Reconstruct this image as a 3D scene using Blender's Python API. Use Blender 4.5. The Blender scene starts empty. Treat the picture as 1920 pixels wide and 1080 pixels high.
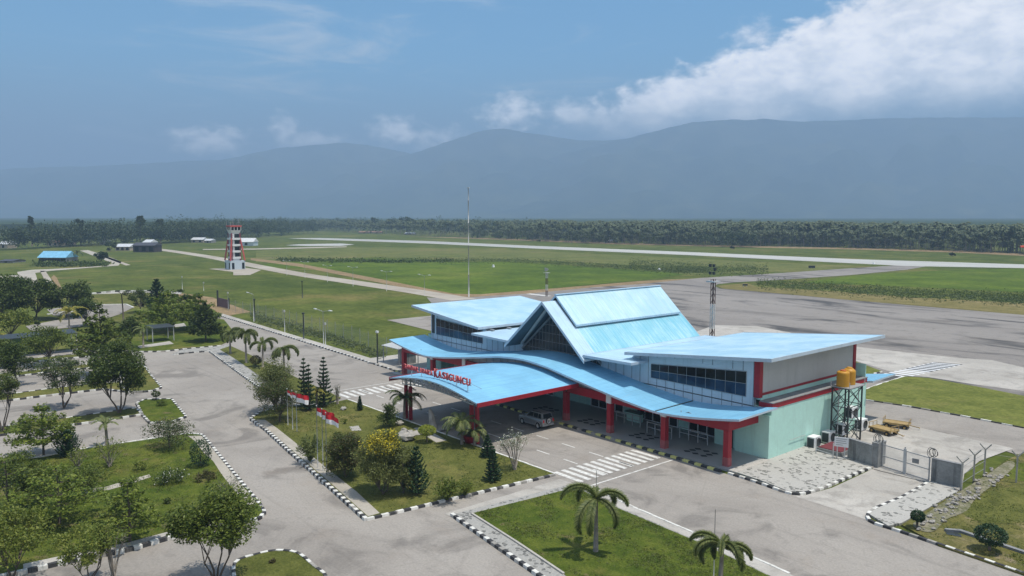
import bpy, bmesh, math, random
import numpy as np
from mathutils import Vector, Matrix
from mathutils.geometry import tessellate_polygon
sc = bpy.context.scene
COL = sc.collection
# ------------------------------------------------------------------ camera, sun, sky, exposure
FPX = 1469.0; EYE = 20.0; HOR = 405.0
PITCH = math.atan((540 - HOR) / FPX); RZ = math.radians(49.9)
cam = bpy.data.cameras.new('camera'); camo = bpy.data.objects.new('camera', cam); COL.objects.link(camo)
camo.location = (0, 0, EYE); camo.rotation_euler = (math.pi / 2 - PITCH, 0, RZ)
cam.sensor_width = 36.0; cam.lens = 36.0 * FPX / 1920.0; cam.clip_start = 0.5; cam.clip_end = 60000
sc.camera = camo
SUND = Vector((0.26, 0.17, 1.0)).normalized()
sun = bpy.data.lights.new('sun', 'SUN'); suno = bpy.data.objects.new('sun', sun); COL.objects.link(suno)
sun.energy = 5.0; sun.angle = math.radians(0.5); sun.color = (1.0, 0.935, 0.83)
suno.rotation_euler = SUND.to_track_quat('Z', 'Y').to_euler(); suno.location = (0, 0, 300)
SUN_EL = math.asin(SUND.z); SUN_AZ = math.atan2(SUND.x, SUND.y)
sc.view_settings.view_transform = 'Standard'; sc.view_settings.look = 'None'
sc.view_settings.exposure = -0.03; sc.view_settings.gamma = 1.0
try:
    sc.cycles.use_denoising = True; sc.cycles.max_bounces = 8; sc.cycles.volume_bounces = 1
    sc.cycles.transparent_max_bounces = 12
except Exception: pass

# pixel of the 1920x1080 photograph -> ground point (used to lay the site out in metres)
_Fh = np.array([-math.sin(RZ), math.cos(RZ), 0.]); _R = np.array([math.cos(RZ), math.sin(RZ), 0.]); _Z = np.array([0., 0., 1.])
_F = _Fh * math.cos(PITCH) - _Z * math.sin(PITCH); _U = _Fh * math.sin(PITCH) + _Z * math.cos(PITCH); _C = np.array([0, 0, EYE])
def ray(px, py): return _F * FPX + _R * (px - 960) + _U * (540 - py)
def G(px, py, z=0.0):
    d = ray(px, py); p = _C + d * ((z - EYE) / d[2]); return (float(p[0]), float(p[1]), z)
def HT(b, py):
    lo, hi = -5., 90.
    for _ in range(40):
        m = (lo + hi) / 2; v = np.array([b[0], b[1], m]) - _C
        if 540 - FPX * (v @ _U) / (v @ _F) > py: lo = m
        else: hi = m
    return lo
def PPM(b):                                    # photograph pixels per metre at a point
    v = np.array([b[0], b[1], 0.]) - _C; return FPX / float(v @ _F)
def AT(px, py, depth):                         # point at a forward distance
    d = ray(px, py); return _C + d * (depth / float(d @ _Fh))

# ---- node arithmetic helper
class E:
    def __init__(s, t, sock): s.t = t; s.s = sock
    def _m(s, op, *o, clamp=False):
        n = s.t.nodes.new('ShaderNodeMath'); n.operation = op; n.use_clamp = clamp
        for i, v in enumerate((s,) + o):
            if isinstance(v, E): s.t.links.new(v.s, n.inputs[i])
            else: n.inputs[i].default_value = v
        return E(s.t, n.outputs[0])
    def __add__(s, o): return s._m('ADD', o)
    def __radd__(s, o): return s._m('ADD', o)
    def __sub__(s, o): return s._m('SUBTRACT', o)
    def __rsub__(s, o): return (s * -1.0) + o
    def __mul__(s, o): return s._m('MULTIPLY', o)
    __rmul__ = __mul__
    def __truediv__(s, o): return s._m('DIVIDE', o)
    def min(s, o): return s._m('MINIMUM', o)
    def max(s, o): return s._m('MAXIMUM', o)
    def sstep(s, a, b):
        n = s.t.nodes.new('ShaderNodeMapRange'); n.interpolation_type = 'SMOOTHSTEP'
        s.t.links.new(s.s, n.inputs[0]); n.inputs[1].default_value = a; n.inputs[2].default_value = b
        return E(s.t, n.outputs[0])
def noise(t, vec, scale, detail=4, rough=0.55, dist=0.0):
    n = t.nodes.new('ShaderNodeTexNoise'); n.inputs['Scale'].default_value = scale; n.inputs['Detail'].default_value = detail
    n.inputs['Roughness'].default_value = rough; n.inputs['Distortion'].default_value = dist
    if vec is not None: t.links.new(vec, n.inputs['Vector'])
    return E(t, n.outputs['Fac'])
def mapv(t, vec, sc_=(1, 1, 1), rot=(0, 0, 0)):
    n = t.nodes.new('ShaderNodeMapping'); n.inputs['Scale'].default_value = sc_; n.inputs['Rotation'].default_value = rot
    t.links.new(vec, n.inputs['Vector']); return n.outputs[0]
def mixc(t, f, a, b, mode='MIX'):
    n = t.nodes.new('ShaderNodeMix'); n.data_type = 'RGBA'; n.blend_type = mode; n.clamp_factor = True
    for i, v in ((0, f), (6, a), (7, b)):
        if isinstance(v, E): t.links.new(v.s, n.inputs[i])
        elif hasattr(v, 'is_output'): t.links.new(v, n.inputs[i])
        elif i == 0: n.inputs[0].default_value = v
        else: n.inputs[i].default_value = (*v, 1) if len(v) == 3 else v
    return n.outputs[2]

# ---- sky with cloud banks, described by compass bearing and elevation
world = bpy.data.worlds.new('World'); sc.world = world; world.use_nodes = True
wt = world.node_tree; wt.nodes.clear()
sky = wt.nodes.new('ShaderNodeTexSky'); sky.sky_type = 'NISHITA'; sky.sun_disc = False
sky.sun_elevation = SUN_EL; sky.sun_rotation = SUN_AZ; sky.air_density = 1.0; sky.dust_density = 0.5; sky.ozone_density = 3.0
tc = wt.nodes.new('ShaderNodeTexCoord'); sx = wt.nodes.new('ShaderNodeSeparateXYZ'); wt.links.new(tc.outputs['Generated'], sx.inputs[0])
X, Y, Zc = (E(wt, sx.outputs[i]) for i in range(3))
brg = X._m('ARCTAN2', Y) * 57.2958          # bearing from +Y towards +X, degrees
ele = Zc._m('ARCSINE') * 57.2958
BR0 = math.degrees(math.atan2(-math.sin(RZ), math.cos(RZ)))
def sky_deg(px, py):
    d = ray(px, py); d = d / np.linalg.norm(d)
    return math.degrees(math.atan2(d[0], d[1])), math.degrees(math.asin(d[2]))
cb = wt.nodes.new('ShaderNodeCombineXYZ'); wt.links.new(brg.s, cb.inputs[0]); wt.links.new((ele * 1.7).s, cb.inputs[1])
nz = noise(wt, cb.outputs[0], 0.32, 7, 0.56, 0.2)
nb = noise(wt, cb.outputs[0], 0.9, 6, 0.56, 0.15)
nf = noise(wt, mapv(wt, cb.outputs[0], (0.55, 1.6, 1), (0, 0, 0.12)), 0.16, 6, 0.62, 0.8)
# the big bank climbing to the right
b0, e0 = sky_deg(1090, 190); b1, e1 = sky_deg(1600, -10)
top = (brg - b0) * ((e1 - e0) / (b1 - b0)) + e0
upper = top - ele + (nz - 0.5) * 5.2 + (nb - 0.5) * 1.8
m_bank = upper.sstep(-0.25, 1.35) * (brg + (nz - 0.5) * 6.0).sstep(b0 - 3.5, b0 + 3.0)
lowb = 4.6
m_bank = m_bank * (ele + (nz - 0.5) * 2.5 - (brg - b0) * 0.03).sstep(lowb, lowb + 4.2)
mask = m_bank
for (px, py, rx, ry, a) in ((392, 264, 85, 30, 0.95), (530, 250, 30, 45, 0.75), (590, 264, 90, 18, 0.7), (745, 244, 60, 34, 0.9), (820, 258, 70, 28, 0.7),
                            (965, 212, 82, 34, 0.9), (1060, 210, 65, 30, 0.7), (1180, 182, 50, 24, 0.8), (1420, 70, 60, 36, 0.8)):
    pb, pe = sky_deg(px, py)
    dx = (brg - pb) / (rx / 1475. * 57.3); dy = (ele - pe) / (ry / 1475. * 57.3)
    r = (dx * dx + dy * dy)._m('SQRT')
    mm = (1.0 - r + (nb - 0.5) * 1.5 + (nz - 0.5) * 1.3).sstep(-0.05, 1.05) * a * 0.9
    mask = mask.max(mm)
cl, ce = sky_deg(560, 150)
cirr = (nf + (ele - 10.0) * 0.006 - (brg - cl)._m('ABSOLUTE') * 0.004).sstep(0.45, 0.74) * 0.72
veil = (1.0 - (ele._m('ABSOLUTE')).sstep(3.0, 12.0)) * 0.85
soft = (nz * 0.6 + nb * 0.4).sstep(0.30, 0.66)
ccol = mixc(wt, soft, (0.60, 0.62, 0.67), (0.98, 0.94, 0.92))
bg1 = wt.nodes.new('ShaderNodeBackground'); bg1.inputs[1].default_value = 0.128
wt.links.new(mixc(wt, 1.0, sky.outputs[0], (0.60, 1.14, 1.28), 'MULTIPLY'), bg1.inputs[0])
bg2 = wt.nodes.new('ShaderNodeBackground'); wt.links.new(((1.62 - ele * 0.062) * 2.35).max(1.2).s, bg2.inputs[1]); wt.links.new(ccol, bg2.inputs[0])
bgv = wt.nodes.new('ShaderNodeBackground'); bgv.inputs[0].default_value = (0.66, 0.74, 0.82, 1); bgv.inputs[1].default_value = 1.25
def mixs(a, b, f):
    n = wt.nodes.new('ShaderNodeMixShader'); wt.links.new(f.s, n.inputs[0]); wt.links.new(a.outputs[0], n.inputs[1]); wt.links.new(b.outputs[0], n.inputs[2]); return n
bgh = wt.nodes.new('ShaderNodeBackground'); bgh.inputs[0].default_value = (0.195, 0.30, 0.44, 1); bgh.inputs[1].default_value = 1.0
m0 = mixs(bg1, bgh, veil); m1 = mixs(m0, bgv, cirr); m2 = mixs(m1, bg2, mask)
wo = wt.nodes.new('ShaderNodeOutputWorld'); wt.links.new(m2.outputs[0], wo.inputs[0])
# ------------------------------------------------------------------ mesh helpers
class MB:
    def __init__(s): s.v = []; s.f = []; s.m = []; s.sm = []
    def add(s, vs, fs, mi=0, smooth=False):
        b = len(s.v); s.v.extend([tuple(map(float, p)) for p in vs])
        for f in fs: s.f.append([i + b for i in f]); s.m.append(mi); s.sm.append(smooth)
        return s
    def box(s, x0, x1, y0, y1, z0, z1, mi=0):
        return s.add([(x0, y0, z0), (x1, y0, z0), (x1, y1, z0), (x0, y1, z0), (x0, y0, z1), (x1, y0, z1), (x1, y1, z1), (x0, y1, z1)],
                     [(3, 2, 1, 0), (4, 5, 6, 7), (0, 1, 5, 4), (1, 2, 6, 5), (2, 3, 7, 6), (3, 0, 4, 7)], mi)
    def quad(s, a, b, c, d, mi=0): return s.add([a, b, c, d], [(0, 1, 2, 3)], mi)
    def hexa(s, bot, top, mi=0):
        n = len(bot); return s.add(list(bot) + list(top), [tuple(range(n - 1, -1, -1)), tuple(range(n, 2 * n))] + [(i, (i + 1) % n, n + (i + 1) % n, n + i) for i in range(n)], mi)
    def bar(s, p, q, w, h=None, mi=0):
        p = Vector(p); q = Vector(q); d = (q - p); h = h or w
        if d.length < 1e-6: return s
        d.normalize(); up = Vector((0, 0, 1)) if abs(d.z) < 0.95 else Vector((0, 1, 0))
        a = d.cross(up).normalized() * (w / 2); b = a.cross(d).normalized() * (h / 2)
        return s.hexa([p - a - b, p + a - b, p + a + b, p - a + b], [q - a - b, q + a - b, q + a + b, q - a + b], mi)
    def tube(s, pts, rs, n=8, mi=0, cap=True):
        pts = [Vector(p) for p in pts]; rs = rs if hasattr(rs, '__len__') else [rs] * len(pts); vs = []; fs = []
        for i, p in enumerate(pts):
            d = (pts[min(i + 1, len(pts) - 1)] - pts[max(i - 1, 0)]).normalized()
            up = Vector((0, 0, 1)) if abs(d.z) < 0.9 else Vector((1, 0, 0))
            a = d.cross(up).normalized(); b = a.cross(d)
            for k in range(n):
                t = 2 * math.pi * k / n; vs.append(p + (a * math.cos(t) + b * math.sin(t)) * rs[i])
        for i in range(len(pts) - 1):
            for k in range(n): fs.append((i * n + k, i * n + (k + 1) % n, (i + 1) * n + (k + 1) % n, (i + 1) * n + k))
        if cap: fs.append(tuple(range(n))); fs.append(tuple(range(len(vs) - 1, len(vs) - n - 1, -1)))
        return s.add(vs, fs, mi, True)
    def lathe(s, prof, c=(0, 0, 0), n=24, mi=0):
        vs = []; fs = []
        for (r, z) in prof:
            for k in range(n):
                t = 2 * math.pi * k / n; vs.append((c[0] + r * math.cos(t), c[1] + r * math.sin(t), c[2] + z))
        for i in range(len(prof) - 1):
            for k in range(n): fs.append((i * n + k, i * n + (k + 1) % n, (i + 1) * n + (k + 1) % n, (i + 1) * n + k))
        fs.append(tuple(range(n - 1, -1, -1))); fs.append(tuple((len(prof) - 1) * n + k for k in range(n)))
        return s.add(vs, fs, mi, True)
    def poly(s, pts, z0, z1=None, mi=0):                       # flat sheet, or a slab from z0 up to z1
        zt = z1 if z1 is not None else z0; P2 = [Vector((p[0], p[1], 0)) for p in pts]; n = len(P2)
        tris = tessellate_polygon([P2]); fs = []
        for t in tris:
            a, b, c = (P2[i] for i in t)
            fs.append(tuple(t) if (b - a).cross(c - a).z > 0 else (t[0], t[2], t[1]))
        vs = [(p[0], p[1], zt) for p in pts]
        if z1 is not None:
            area = sum(P2[i].x * P2[(i + 1) % n].y - P2[(i + 1) % n].x * P2[i].y for i in range(n))
            vs += [(p[0], p[1], z0) for p in pts]
            for i in range(n):
                j = (i + 1) % n; fs.append((i, n + i, n + j, j) if area > 0 else (j, n + j, n + i, i))
        return s.add(vs, fs, mi)
    def mesh(s, name, mats, o=(0, 0, 0)):
        me = bpy.data.meshes.new(name)
        me.from_pydata([(p[0] - o[0], p[1] - o[1], p[2] - o[2]) for p in s.v], [], s.f)
        for m in (mats if isinstance(mats, (list, tuple)) else [mats]): me.materials.append(m)
        me.polygons.foreach_set('material_index', s.m); me.polygons.foreach_set('use_smooth', s.sm); me.update(); return me
    def build(s, name, mats, parent=None, origin=None):
        o = origin or ((0, 0, 0) if parent is None else wloc(parent))
        ob = bpy.data.objects.new(name, s.mesh(name, mats, o)); COL.objects.link(ob)
        if parent is not None: ob.parent = parent
        else: ob.location = o
        return ob
def wloc(o):
    l = Vector(o.location)
    while o.parent: o = o.parent; l += Vector(o.location)
    return tuple(l)
def tag(o, label=None, cat=None, group=None, kind=None):
    if label: o['label'] = label
    if cat: o['category'] = cat
    if group: o['group'] = group
    if kind: o['kind'] = kind
    return o
def thing(name, label, cat, loc=(0, 0, 0), group=None, rz=0):
    o = bpy.data.objects.new(name, None); COL.objects.link(o); o.location = loc; o.rotation_euler = (0, 0, rz); o.empty_display_size = 0.3
    return tag(o, label, cat, group)
def dup(root, loc, rz=0, label=None, s=1.0, group=None):
    def cp(o, par):
        c = o.copy(); COL.objects.link(c)
        if par is not None: c.parent = par
        for ch in list(o.children): cp(ch, c)
        return c
    r = cp(root, None); r.location = loc; r.rotation_euler = (0, 0, rz); r.scale = (s, s, s)
    if label: r['label'] = label
    if group: r['group'] = group
    return r
def struct(name, mb, mats): return tag(mb.build(name, mats), kind='structure')
def gp(*pts): return [G(*p)[:2] for p in pts]
def npobj(name, V, nper, mats, parent=None, origin=(0, 0, 0), mi=None, faces=None):
    V = np.asarray(V, dtype=np.float32).reshape(-1, 3) - np.asarray(origin, dtype=np.float32)
    me = bpy.data.meshes.new(name); n = len(V)
    idx = np.arange(n, dtype=np.int32) if faces is None else np.asarray(faces, dtype=np.int32).ravel(); nf = len(idx) // nper
    me.vertices.add(n); me.vertices.foreach_set('co', V.ravel()); me.loops.add(len(idx)); me.loops.foreach_set('vertex_index', idx)
    me.polygons.add(nf); me.polygons.foreach_set('loop_start', np.arange(nf, dtype=np.int32) * nper)
    for m in (mats if isinstance(mats, (list, tuple)) else [mats]): me.materials.append(m)
    if mi is not None: me.polygons.foreach_set('material_index', np.asarray(mi, dtype=np.int32))
    me.update(calc_edges=True); me.validate()
    o = bpy.data.objects.new(name, me); COL.objects.link(o)
    if parent is not None: o.parent = parent
    else: o.location = origin
    return o

# ------------------------------------------------------------------ materials
def base_mat(name, rough=0.6, spec=0.35, metal=0.0):
    m = bpy.data.materials.new(name); m.use_nodes = True; t = m.node_tree; b = t.nodes['Principled BSDF']
    b.inputs['Roughness'].default_value = rough; b.inputs['Metallic'].default_value = metal; b.inputs['Specular IOR Level'].default_value = spec
    geo = t.nodes.new('ShaderNodeNewGeometry'); return m, t, b, geo.outputs['Position']
def setc(t, b, c): t.links.new(c, b.inputs['Base Color'])
def bump(t, b, h, strength=0.3, dist=0.02):
    n = t.nodes.new('ShaderNodeBump'); n.inputs['Strength'].default_value = strength; n.inputs['Distance'].default_value = dist
    t.links.new(h.s, n.inputs['Height']); t.links.new(n.outputs[0], b.inputs['Normal'])
def paint(name, col, rough=0.55, var=0.18, scale=0.8, spec=0.35, metal=0.0, dirt=None, dirtamt=0.5):
    m, t, b, p = base_mat(name, rough, spec, metal)
    n = noise(t, p, scale, 5, 0.6); n2 = noise(t, p, scale * 9, 3, 0.6)
    lo = tuple(c * (1 - var) for c in col); hi = tuple(min(1, c * (1 + var * 0.7)) for c in col)
    c = mixc(t, (n * 0.65 + n2 * 0.35).sstep(0.3, 0.7), lo, hi)
    if dirt:
        s = noise(t, mapv(t, p, (1.6, 1.6, 0.18)), 1.1, 4, 0.65)
        c = mixc(t, s.sstep(0.52, 0.72) * dirtamt, c, dirt)
    setc(t, b, c); return m
def grass(name, a, b_, c_, s1=0.045, s2=0.6, dry=0.5, bare=None, spot=0.0):
    m, t, b, p = base_mat(name, 0.95, 0.1)
    n1 = noise(t, p, s1, 5, 0.6, 0.4); n2 = noise(t, p, s2, 4, 0.65); n3 = noise(t, p, s2 * 8, 3, 0.7)
    c = mixc(t, (n1 * 0.55 + n2 * 0.45).sstep(0.36, 0.64), a, b_)
    c = mixc(t, (n1 * 0.35 + noise(t, p, s1 * 4, 5, 0.65) * 0.65).sstep(0.50, 0.68) * dry, c, c_)
    if bare: c = mixc(t, (noise(t, p, s2 * 0.55, 5, 0.7) * 0.7 + n1 * 0.3).sstep(0.565, 0.63) * 0.75, c, bare)
    if spot: c = mixc(t, noise(t, p, s2 * 1.1, 3, 0.6).sstep(0.60, 0.68) * spot, c, tuple(v * 0.5 for v in a))
    k = (n3 * 0.6 + n2 * 0.4).sstep(0.25, 0.75)
    c = mixc(t, 1.0, c, mixc(t, k, (0.62, 0.66, 0.6), (1.3, 1.25, 1.2)), 'MULTIPLY')
    setc(t, b, c); bump(t, b, n3 + n2, 0.7, 0.12); return m
def pave(name, col, dark, light, stain=0.7, s=0.09, streak=None, joints=0.0, fine=7.0):
    m, t, b, p = base_mat(name, 0.88, 0.25)
    v = mapv(t, p, streak) if streak else p
    n1 = noise(t, v, s, 6, 0.62, 0.6); n2 = noise(t, p, s * 9, 5, 0.65); n3 = noise(t, p, fine, 3, 0.7); n4 = noise(t, v, s * 2.6, 5, 0.6, 1.2)
    c = mixc(t, n1.sstep(0.36, 0.64), col, light)
    c = mixc(t, n4.sstep(0.50, 0.68) * stain, c, dark)
    c = mixc(t, noise(t, p, s * 22, 4, 0.7, 0.8).sstep(0.55, 0.70) * 0.38 * stain, c, tuple(x * 1.25 for x in dark))
    c = mixc(t, noise(t, p, s * 5, 5, 0.65).sstep(0.54, 0.72) * 0.35 * stain, c, (dark[0] * 1.75, dark[1] * 1.5, dark[2] * 1.25))
    c = mixc(t, n2.sstep(0.56, 0.72) * 0.35, c, dark)
    c = mixc(t, 1.0, c, mixc(t, n3.sstep(0.2, 0.8), (0.86, 0.86, 0.86), (1.12, 1.12, 1.12)), 'MULTIPLY')
    c = mixc(t, noise(t, mapv(t, p, (0.035, 1.5, 1)), 1.0, 4, 0.6).sstep(0.54, 0.70) * 0.22, c, dark)
    vo = t.nodes.new('ShaderNodeTexVoronoi'); vo.feature = 'DISTANCE_TO_EDGE'; vo.inputs['Scale'].default_value = 0.21; t.links.new(mapv(t, p, (1, 1.3, 1)), vo.inputs['Vector'])
    crk = (E(t, vo.outputs['Distance']) + (n2 - 0.5) * 0.05).sstep(0.003, 0.012)
    c = mixc(t, (1.0 - crk) * 0.10, c, tuple(x * 0.8 for x in dark))
    setc(t, b, c); bump(t, b, n3, 0.15, 0.02); return m
def stones(name, a, d, light, scale=1.7):
    m, t, b, p = base_mat(name, 0.9, 0.2)
    vo = t.nodes.new('ShaderNodeTexVoronoi'); vo.inputs['Scale'].default_value = scale; t.links.new(p, vo.inputs['Vector'])
    ve = t.nodes.new('ShaderNodeTexVoronoi'); ve.feature = 'DISTANCE_TO_EDGE'; ve.inputs['Scale'].default_value = scale; t.links.new(p, ve.inputs['Vector'])
    h = t.nodes.new('ShaderNodeSeparateColor'); t.links.new(vo.outputs['Color'], h.inputs[0])
    big = noise(t, p, 0.5, 4)
    c = mixc(t, (E(t, h.outputs[0]) * 0.5 + big * 0.5).sstep(0.565, 0.68), a, d)
    c = mixc(t, 1.0 - E(t, ve.outputs['Distance']).sstep(0.03, 0.10), c, light)
    c = mixc(t, noise(t, p, 5, 3).sstep(0.4, 0.7) * 0.3, c, light); setc(t, b, c); return m
def roofmat(name, col, stain, axis='X', pitch=0.25, amt=0.5, light=None, seam=0.9, rust=0.0):
    m, t, b, p = base_mat(name, 0.42, 0.45)
    sxx = t.nodes.new('ShaderNodeSeparateXYZ'); t.links.new(p, sxx.inputs[0]); u = E(t, sxx.outputs[0 if axis == 'X' else 1])
    w = (u * (6.2832 / pitch))._m('SINE')
    st = noise(t, mapv(t, p, (3.2, 0.22, 0.22) if axis == 'X' else (0.22, 3.2, 0.22)), 1.0, 5, 0.62, 0.3)
    n = noise(t, p, 0.35, 5, 0.6); nfi = noise(t, p, 6, 3)
    c = mixc(t, n.sstep(0.35, 0.65), tuple(x * 0.90 for x in col), light or tuple(min(1, x * 1.08) for x in col))
    c = mixc(t, st.sstep(0.44, 0.64) * amt, c, stain)
    sm = (u * (6.2832 / seam))._m('COSINE').sstep(0.965, 0.995); c = mixc(t, sm * 0.35, c, tuple(x * 0.62 for x in stain))
    c = mixc(t, noise(t, mapv(t, p, (1.2, 0.25, 1) if axis == 'X' else (0.25, 1.2, 1)), 0.55, 6, 0.7, 0.5).sstep(0.60, 0.78) * (0.35 + rust), c, (0.30, 0.34, 0.36))
    c = mixc(t, nfi.sstep(0.55, 0.75) * 0.12, c, tuple(x * 0.7 for x in stain))
    setc(t, b, c); bump(t, b, w, 0.35, 0.03); return m
def leafmat(name, a, b_, tip=None, tipamt=0.0, trans=0.25):
    m = bpy.data.materials.new(name); m.use_nodes = True; t = m.node_tree; b = t.nodes['Principled BSDF']; out = t.nodes['Material Output']
    b.inputs['Roughness'].default_value = 0.55; b.inputs['Specular IOR Level'].default_value = 0.3
    geo = t.nodes.new('ShaderNodeNewGeometry'); r = E(t, geo.outputs['Random Per Island'])
    n = noise(t, geo.outputs['Position'], 0.9, 3)
    c = mixc(t, (r * 0.6 + n * 0.4).sstep(0.2, 0.8), a, b_)
    if tip: c = mixc(t, (r * 0.7 + noise(t, geo.outputs['Position'], 0.5, 2) * 0.6).sstep(1.0 - tipamt * 0.7, 1.05 - tipamt * 0.5), c, tip)
    setc(t, b, c); tr = t.nodes.new('ShaderNodeBsdfTranslucent'); t.links.new(mixc(t, 1.0, c, (1.15, 1.25, 0.6), 'MULTIPLY'), tr.inputs[0])
    mx = t.nodes.new('ShaderNodeMixShader'); mx.inputs[0].default_value = trans; t.links.new(b.outputs[0], mx.inputs[1]); t.links.new(tr.outputs[0], mx.inputs[2])
    t.links.new(mx.outputs[0], out.inputs[0]); return m
def glassmat(name, col, rough=0.08, var=0.4):
    m, t, b, p = base_mat(name, rough, 0.22); n = noise(t, p, 0.5, 3)
    setc(t, b, mixc(t, n.sstep(0.35, 0.65), tuple(c * (1 - var) for c in col), tuple(c * (1 + var) for c in col))); return m
M = {}
M['grass'] = grass('field_grass', (0.058, 0.082, 0.014), (0.104, 0.124, 0.026), (0.190, 0.158, 0.058), 0.012, 0.10, 0.75)
M['lawn'] = grass('lawn_grass', (0.056, 0.088, 0.012), (0.106, 0.128, 0.021), (0.165, 0.148, 0.042), 0.09, 0.9, 0.75, bare=(0.17, 0.135, 0.075))
M['lawn_dry'] = grass('dry_lawn_grass', (0.088, 0.100, 0.024), (0.125, 0.130, 0.036), (0.215, 0.175, 0.072), 0.06, 0.7, 0.65, spot=0.5)
M['lawn_airside'] = grass('airside_lawn', (0.120, 0.140, 0.032), (0.150, 0.165, 0.042), (0.19, 0.17, 0.065), 0.05, 0.35, 0.5, spot=0.45)
M['bright'] = grass('bright_field_grass', (0.056, 0.094, 0.010), (0.092, 0.136, 0.014), (0.135, 0.155, 0.028), 0.010, 0.07, 0.6)
M['olive'] = grass('olive_field_grass', (0.105, 0.125, 0.036), (0.135, 0.145, 0.045), (0.185, 0.155, 0.075), 0.012, 0.09, 0.7)
M['drygrass'] = grass('dry_verge_grass', (0.150, 0.135, 0.048), (0.205, 0.170, 0.075), (0.26, 0.205, 0.11), 0.03, 0.3, 0.6)
M['brown'] = grass('bare_earth', (0.23, 0.165, 0.095), (0.28, 0.205, 0.125), (0.16, 0.15, 0.06), 0.02, 0.2, 0.5)
M['rough'] = grass('rough_grass', (0.085, 0.095, 0.024), (0.14, 0.13, 0.042), (0.23, 0.19, 0.10), 0.12, 0.7, 0.9, bare=(0.27, 0.215, 0.155))
M['asphalt'] = pave('worn_asphalt', (0.270, 0.246, 0.221), (0.130, 0.119, 0.109), (0.322, 0.296, 0.267), 0.62, 0.06)
M['apron'] = pave('apron_asphalt', (0.215, 0.197, 0.181), (0.068, 0.065, 0.063), (0.262, 0.241, 0.222), 1.0, 0.022, (0.55, 1.7, 1))
M['concrete'] = pave('pale_concrete', (0.365, 0.343, 0.312), (0.22, 0.205, 0.185), (0.45, 0.425, 0.39), 0.55, 0.12)
M['path'] = pave('sandy_path', (0.36, 0.33, 0.28), (0.26, 0.235, 0.19), (0.42, 0.385, 0.335), 0.5, 0.1)
M['track'] = pave('dusty_track', (0.345, 0.305, 0.255), (0.25, 0.215, 0.17), (0.42, 0.38, 0.325), 0.5, 0.03)
M['runway'] = pave('runway_paving', (0.36, 0.36, 0.345), (0.28, 0.28, 0.27), (0.44, 0.44, 0.42), 0.3, 0.01, (0.2, 2, 1))
M['stone'] = stones('stone_paving', (0.38, 0.37, 0.345), (0.13, 0.13, 0.12), (0.43, 0.415, 0.385), 3.4)
M['stone_dark'] = stones('dark_stone_paving', (0.30, 0.295, 0.28), (0.12, 0.12, 0.115), (0.36, 0.35, 0.325), 3.6)
M['paintw'] = paint('worn_white_line', (0.62, 0.61, 0.58), 0.8, 0.3, 3.0, dirt=(0.33, 0.31, 0.29), dirtamt=0.95)
M['paintr'] = paint('worn_pink_line', (0.50, 0.36, 0.34), 0.8, 0.25, 3.0)
M['kw'] = paint('kerb_white', (0.66, 0.65, 0.61), 0.8, 0.2, 2.0, dirt=(0.30, 0.28, 0.25), dirtamt=0.85)
M['kb'] = paint('kerb_black', (0.045, 0.045, 0.047), 0.8, 0.3, 2.0, dirt=(0.20, 0.19, 0.175), dirtamt=0.85)
M['ky'] = paint('kerb_yellow', (0.62, 0.58, 0.20), 0.8, 0.2, 2.0, dirt=(0.42, 0.40, 0.28), dirtamt=0.6)
M['white'] = paint('white_paint', (0.72, 0.73, 0.74), 0.5, 0.08, 0.9, dirt=(0.45, 0.46, 0.47), dirtamt=0.25)
M['trim'] = paint('bluish_trim_paint', (0.47, 0.555, 0.64), 0.5, 0.08, 0.9, dirt=(0.33, 0.38, 0.43), dirtamt=0.4)
M['grey'] = paint('grey_steel', (0.30, 0.31, 0.32), 0.5, 0.15, 2.0)
M['galv'] = paint('galvanised_steel', (0.46, 0.47, 0.47), 0.45, 0.12, 2.0)
M['dark'] = paint('dark_steel', (0.035, 0.042, 0.045), 0.5, 0.2, 2.0)
M['black'] = paint('black_rubber', (0.018, 0.018, 0.02), 0.7, 0.2, 3.0)
M['red'] = paint('red_paint', (0.32, 0.016, 0.028), 0.5, 0.14, 0.6, dirt=(0.22, 0.02, 0.03), dirtamt=0.3)
M['maroon'] = paint('maroon_paint', (0.15, 0.028, 0.035), 0.7, 0.2, 1.5)
M['mint'] = paint('mint_wall_paint', (0.46, 0.72, 0.64), 0.8, 0.08, 0.35, dirt=(0.36, 0.54, 0.48), dirtamt=0.45)
M['clad'] = paint('grey_wall_cladding', (0.46, 0.46, 0.455), 0.6, 0.06, 0.5, dirt=(0.33, 0.33, 0.33), dirtamt=0.4)
M['panel'] = paint('pale_blue_facade_panel', (0.52, 0.60, 0.66), 0.5, 0.06, 0.6, dirt=(0.36, 0.42, 0.47), dirtamt=0.45)
M['slab'] = paint('grey_slab', (0.24, 0.245, 0.25), 0.85, 0.25, 0.8, dirt=(0.10, 0.10, 0.10), dirtamt=0.6)
M['tile'] = paint('porch_floor_tile', (0.31, 0.315, 0.315), 0.35, 0.06, 0.6)
M['concrete_wall'] = paint('weathered_concrete', (0.25, 0.255, 0.25), 0.9, 0.3, 0.9, dirt=(0.05, 0.055, 0.055), dirtamt=0.75)
M['glass'] = glassmat('dark_window_glass', (0.012, 0.016, 0.018))
M['glassb'] = glassmat('blue_reflection_glass', (0.018, 0.045, 0.085), 0.06)  # bluish reflection of the lower ribbon panes, painted into the glass colour
M['glassg'] = glassmat('grey_gable_glass', (0.035, 0.045, 0.050), 0.15)
M['roofp'] = roofmat('porch_roof_sheet', (0.212, 0.485, 0.69), (0.150, 0.39, 0.61), 'X', 0.3, 0.38)
M['roofw'] = roofmat('wing_roof_sheet', (0.36, 0.59, 0.745), (0.29, 0.53, 0.72), 'X', 0.3, 0.30, (0.47, 0.65, 0.76))
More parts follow.
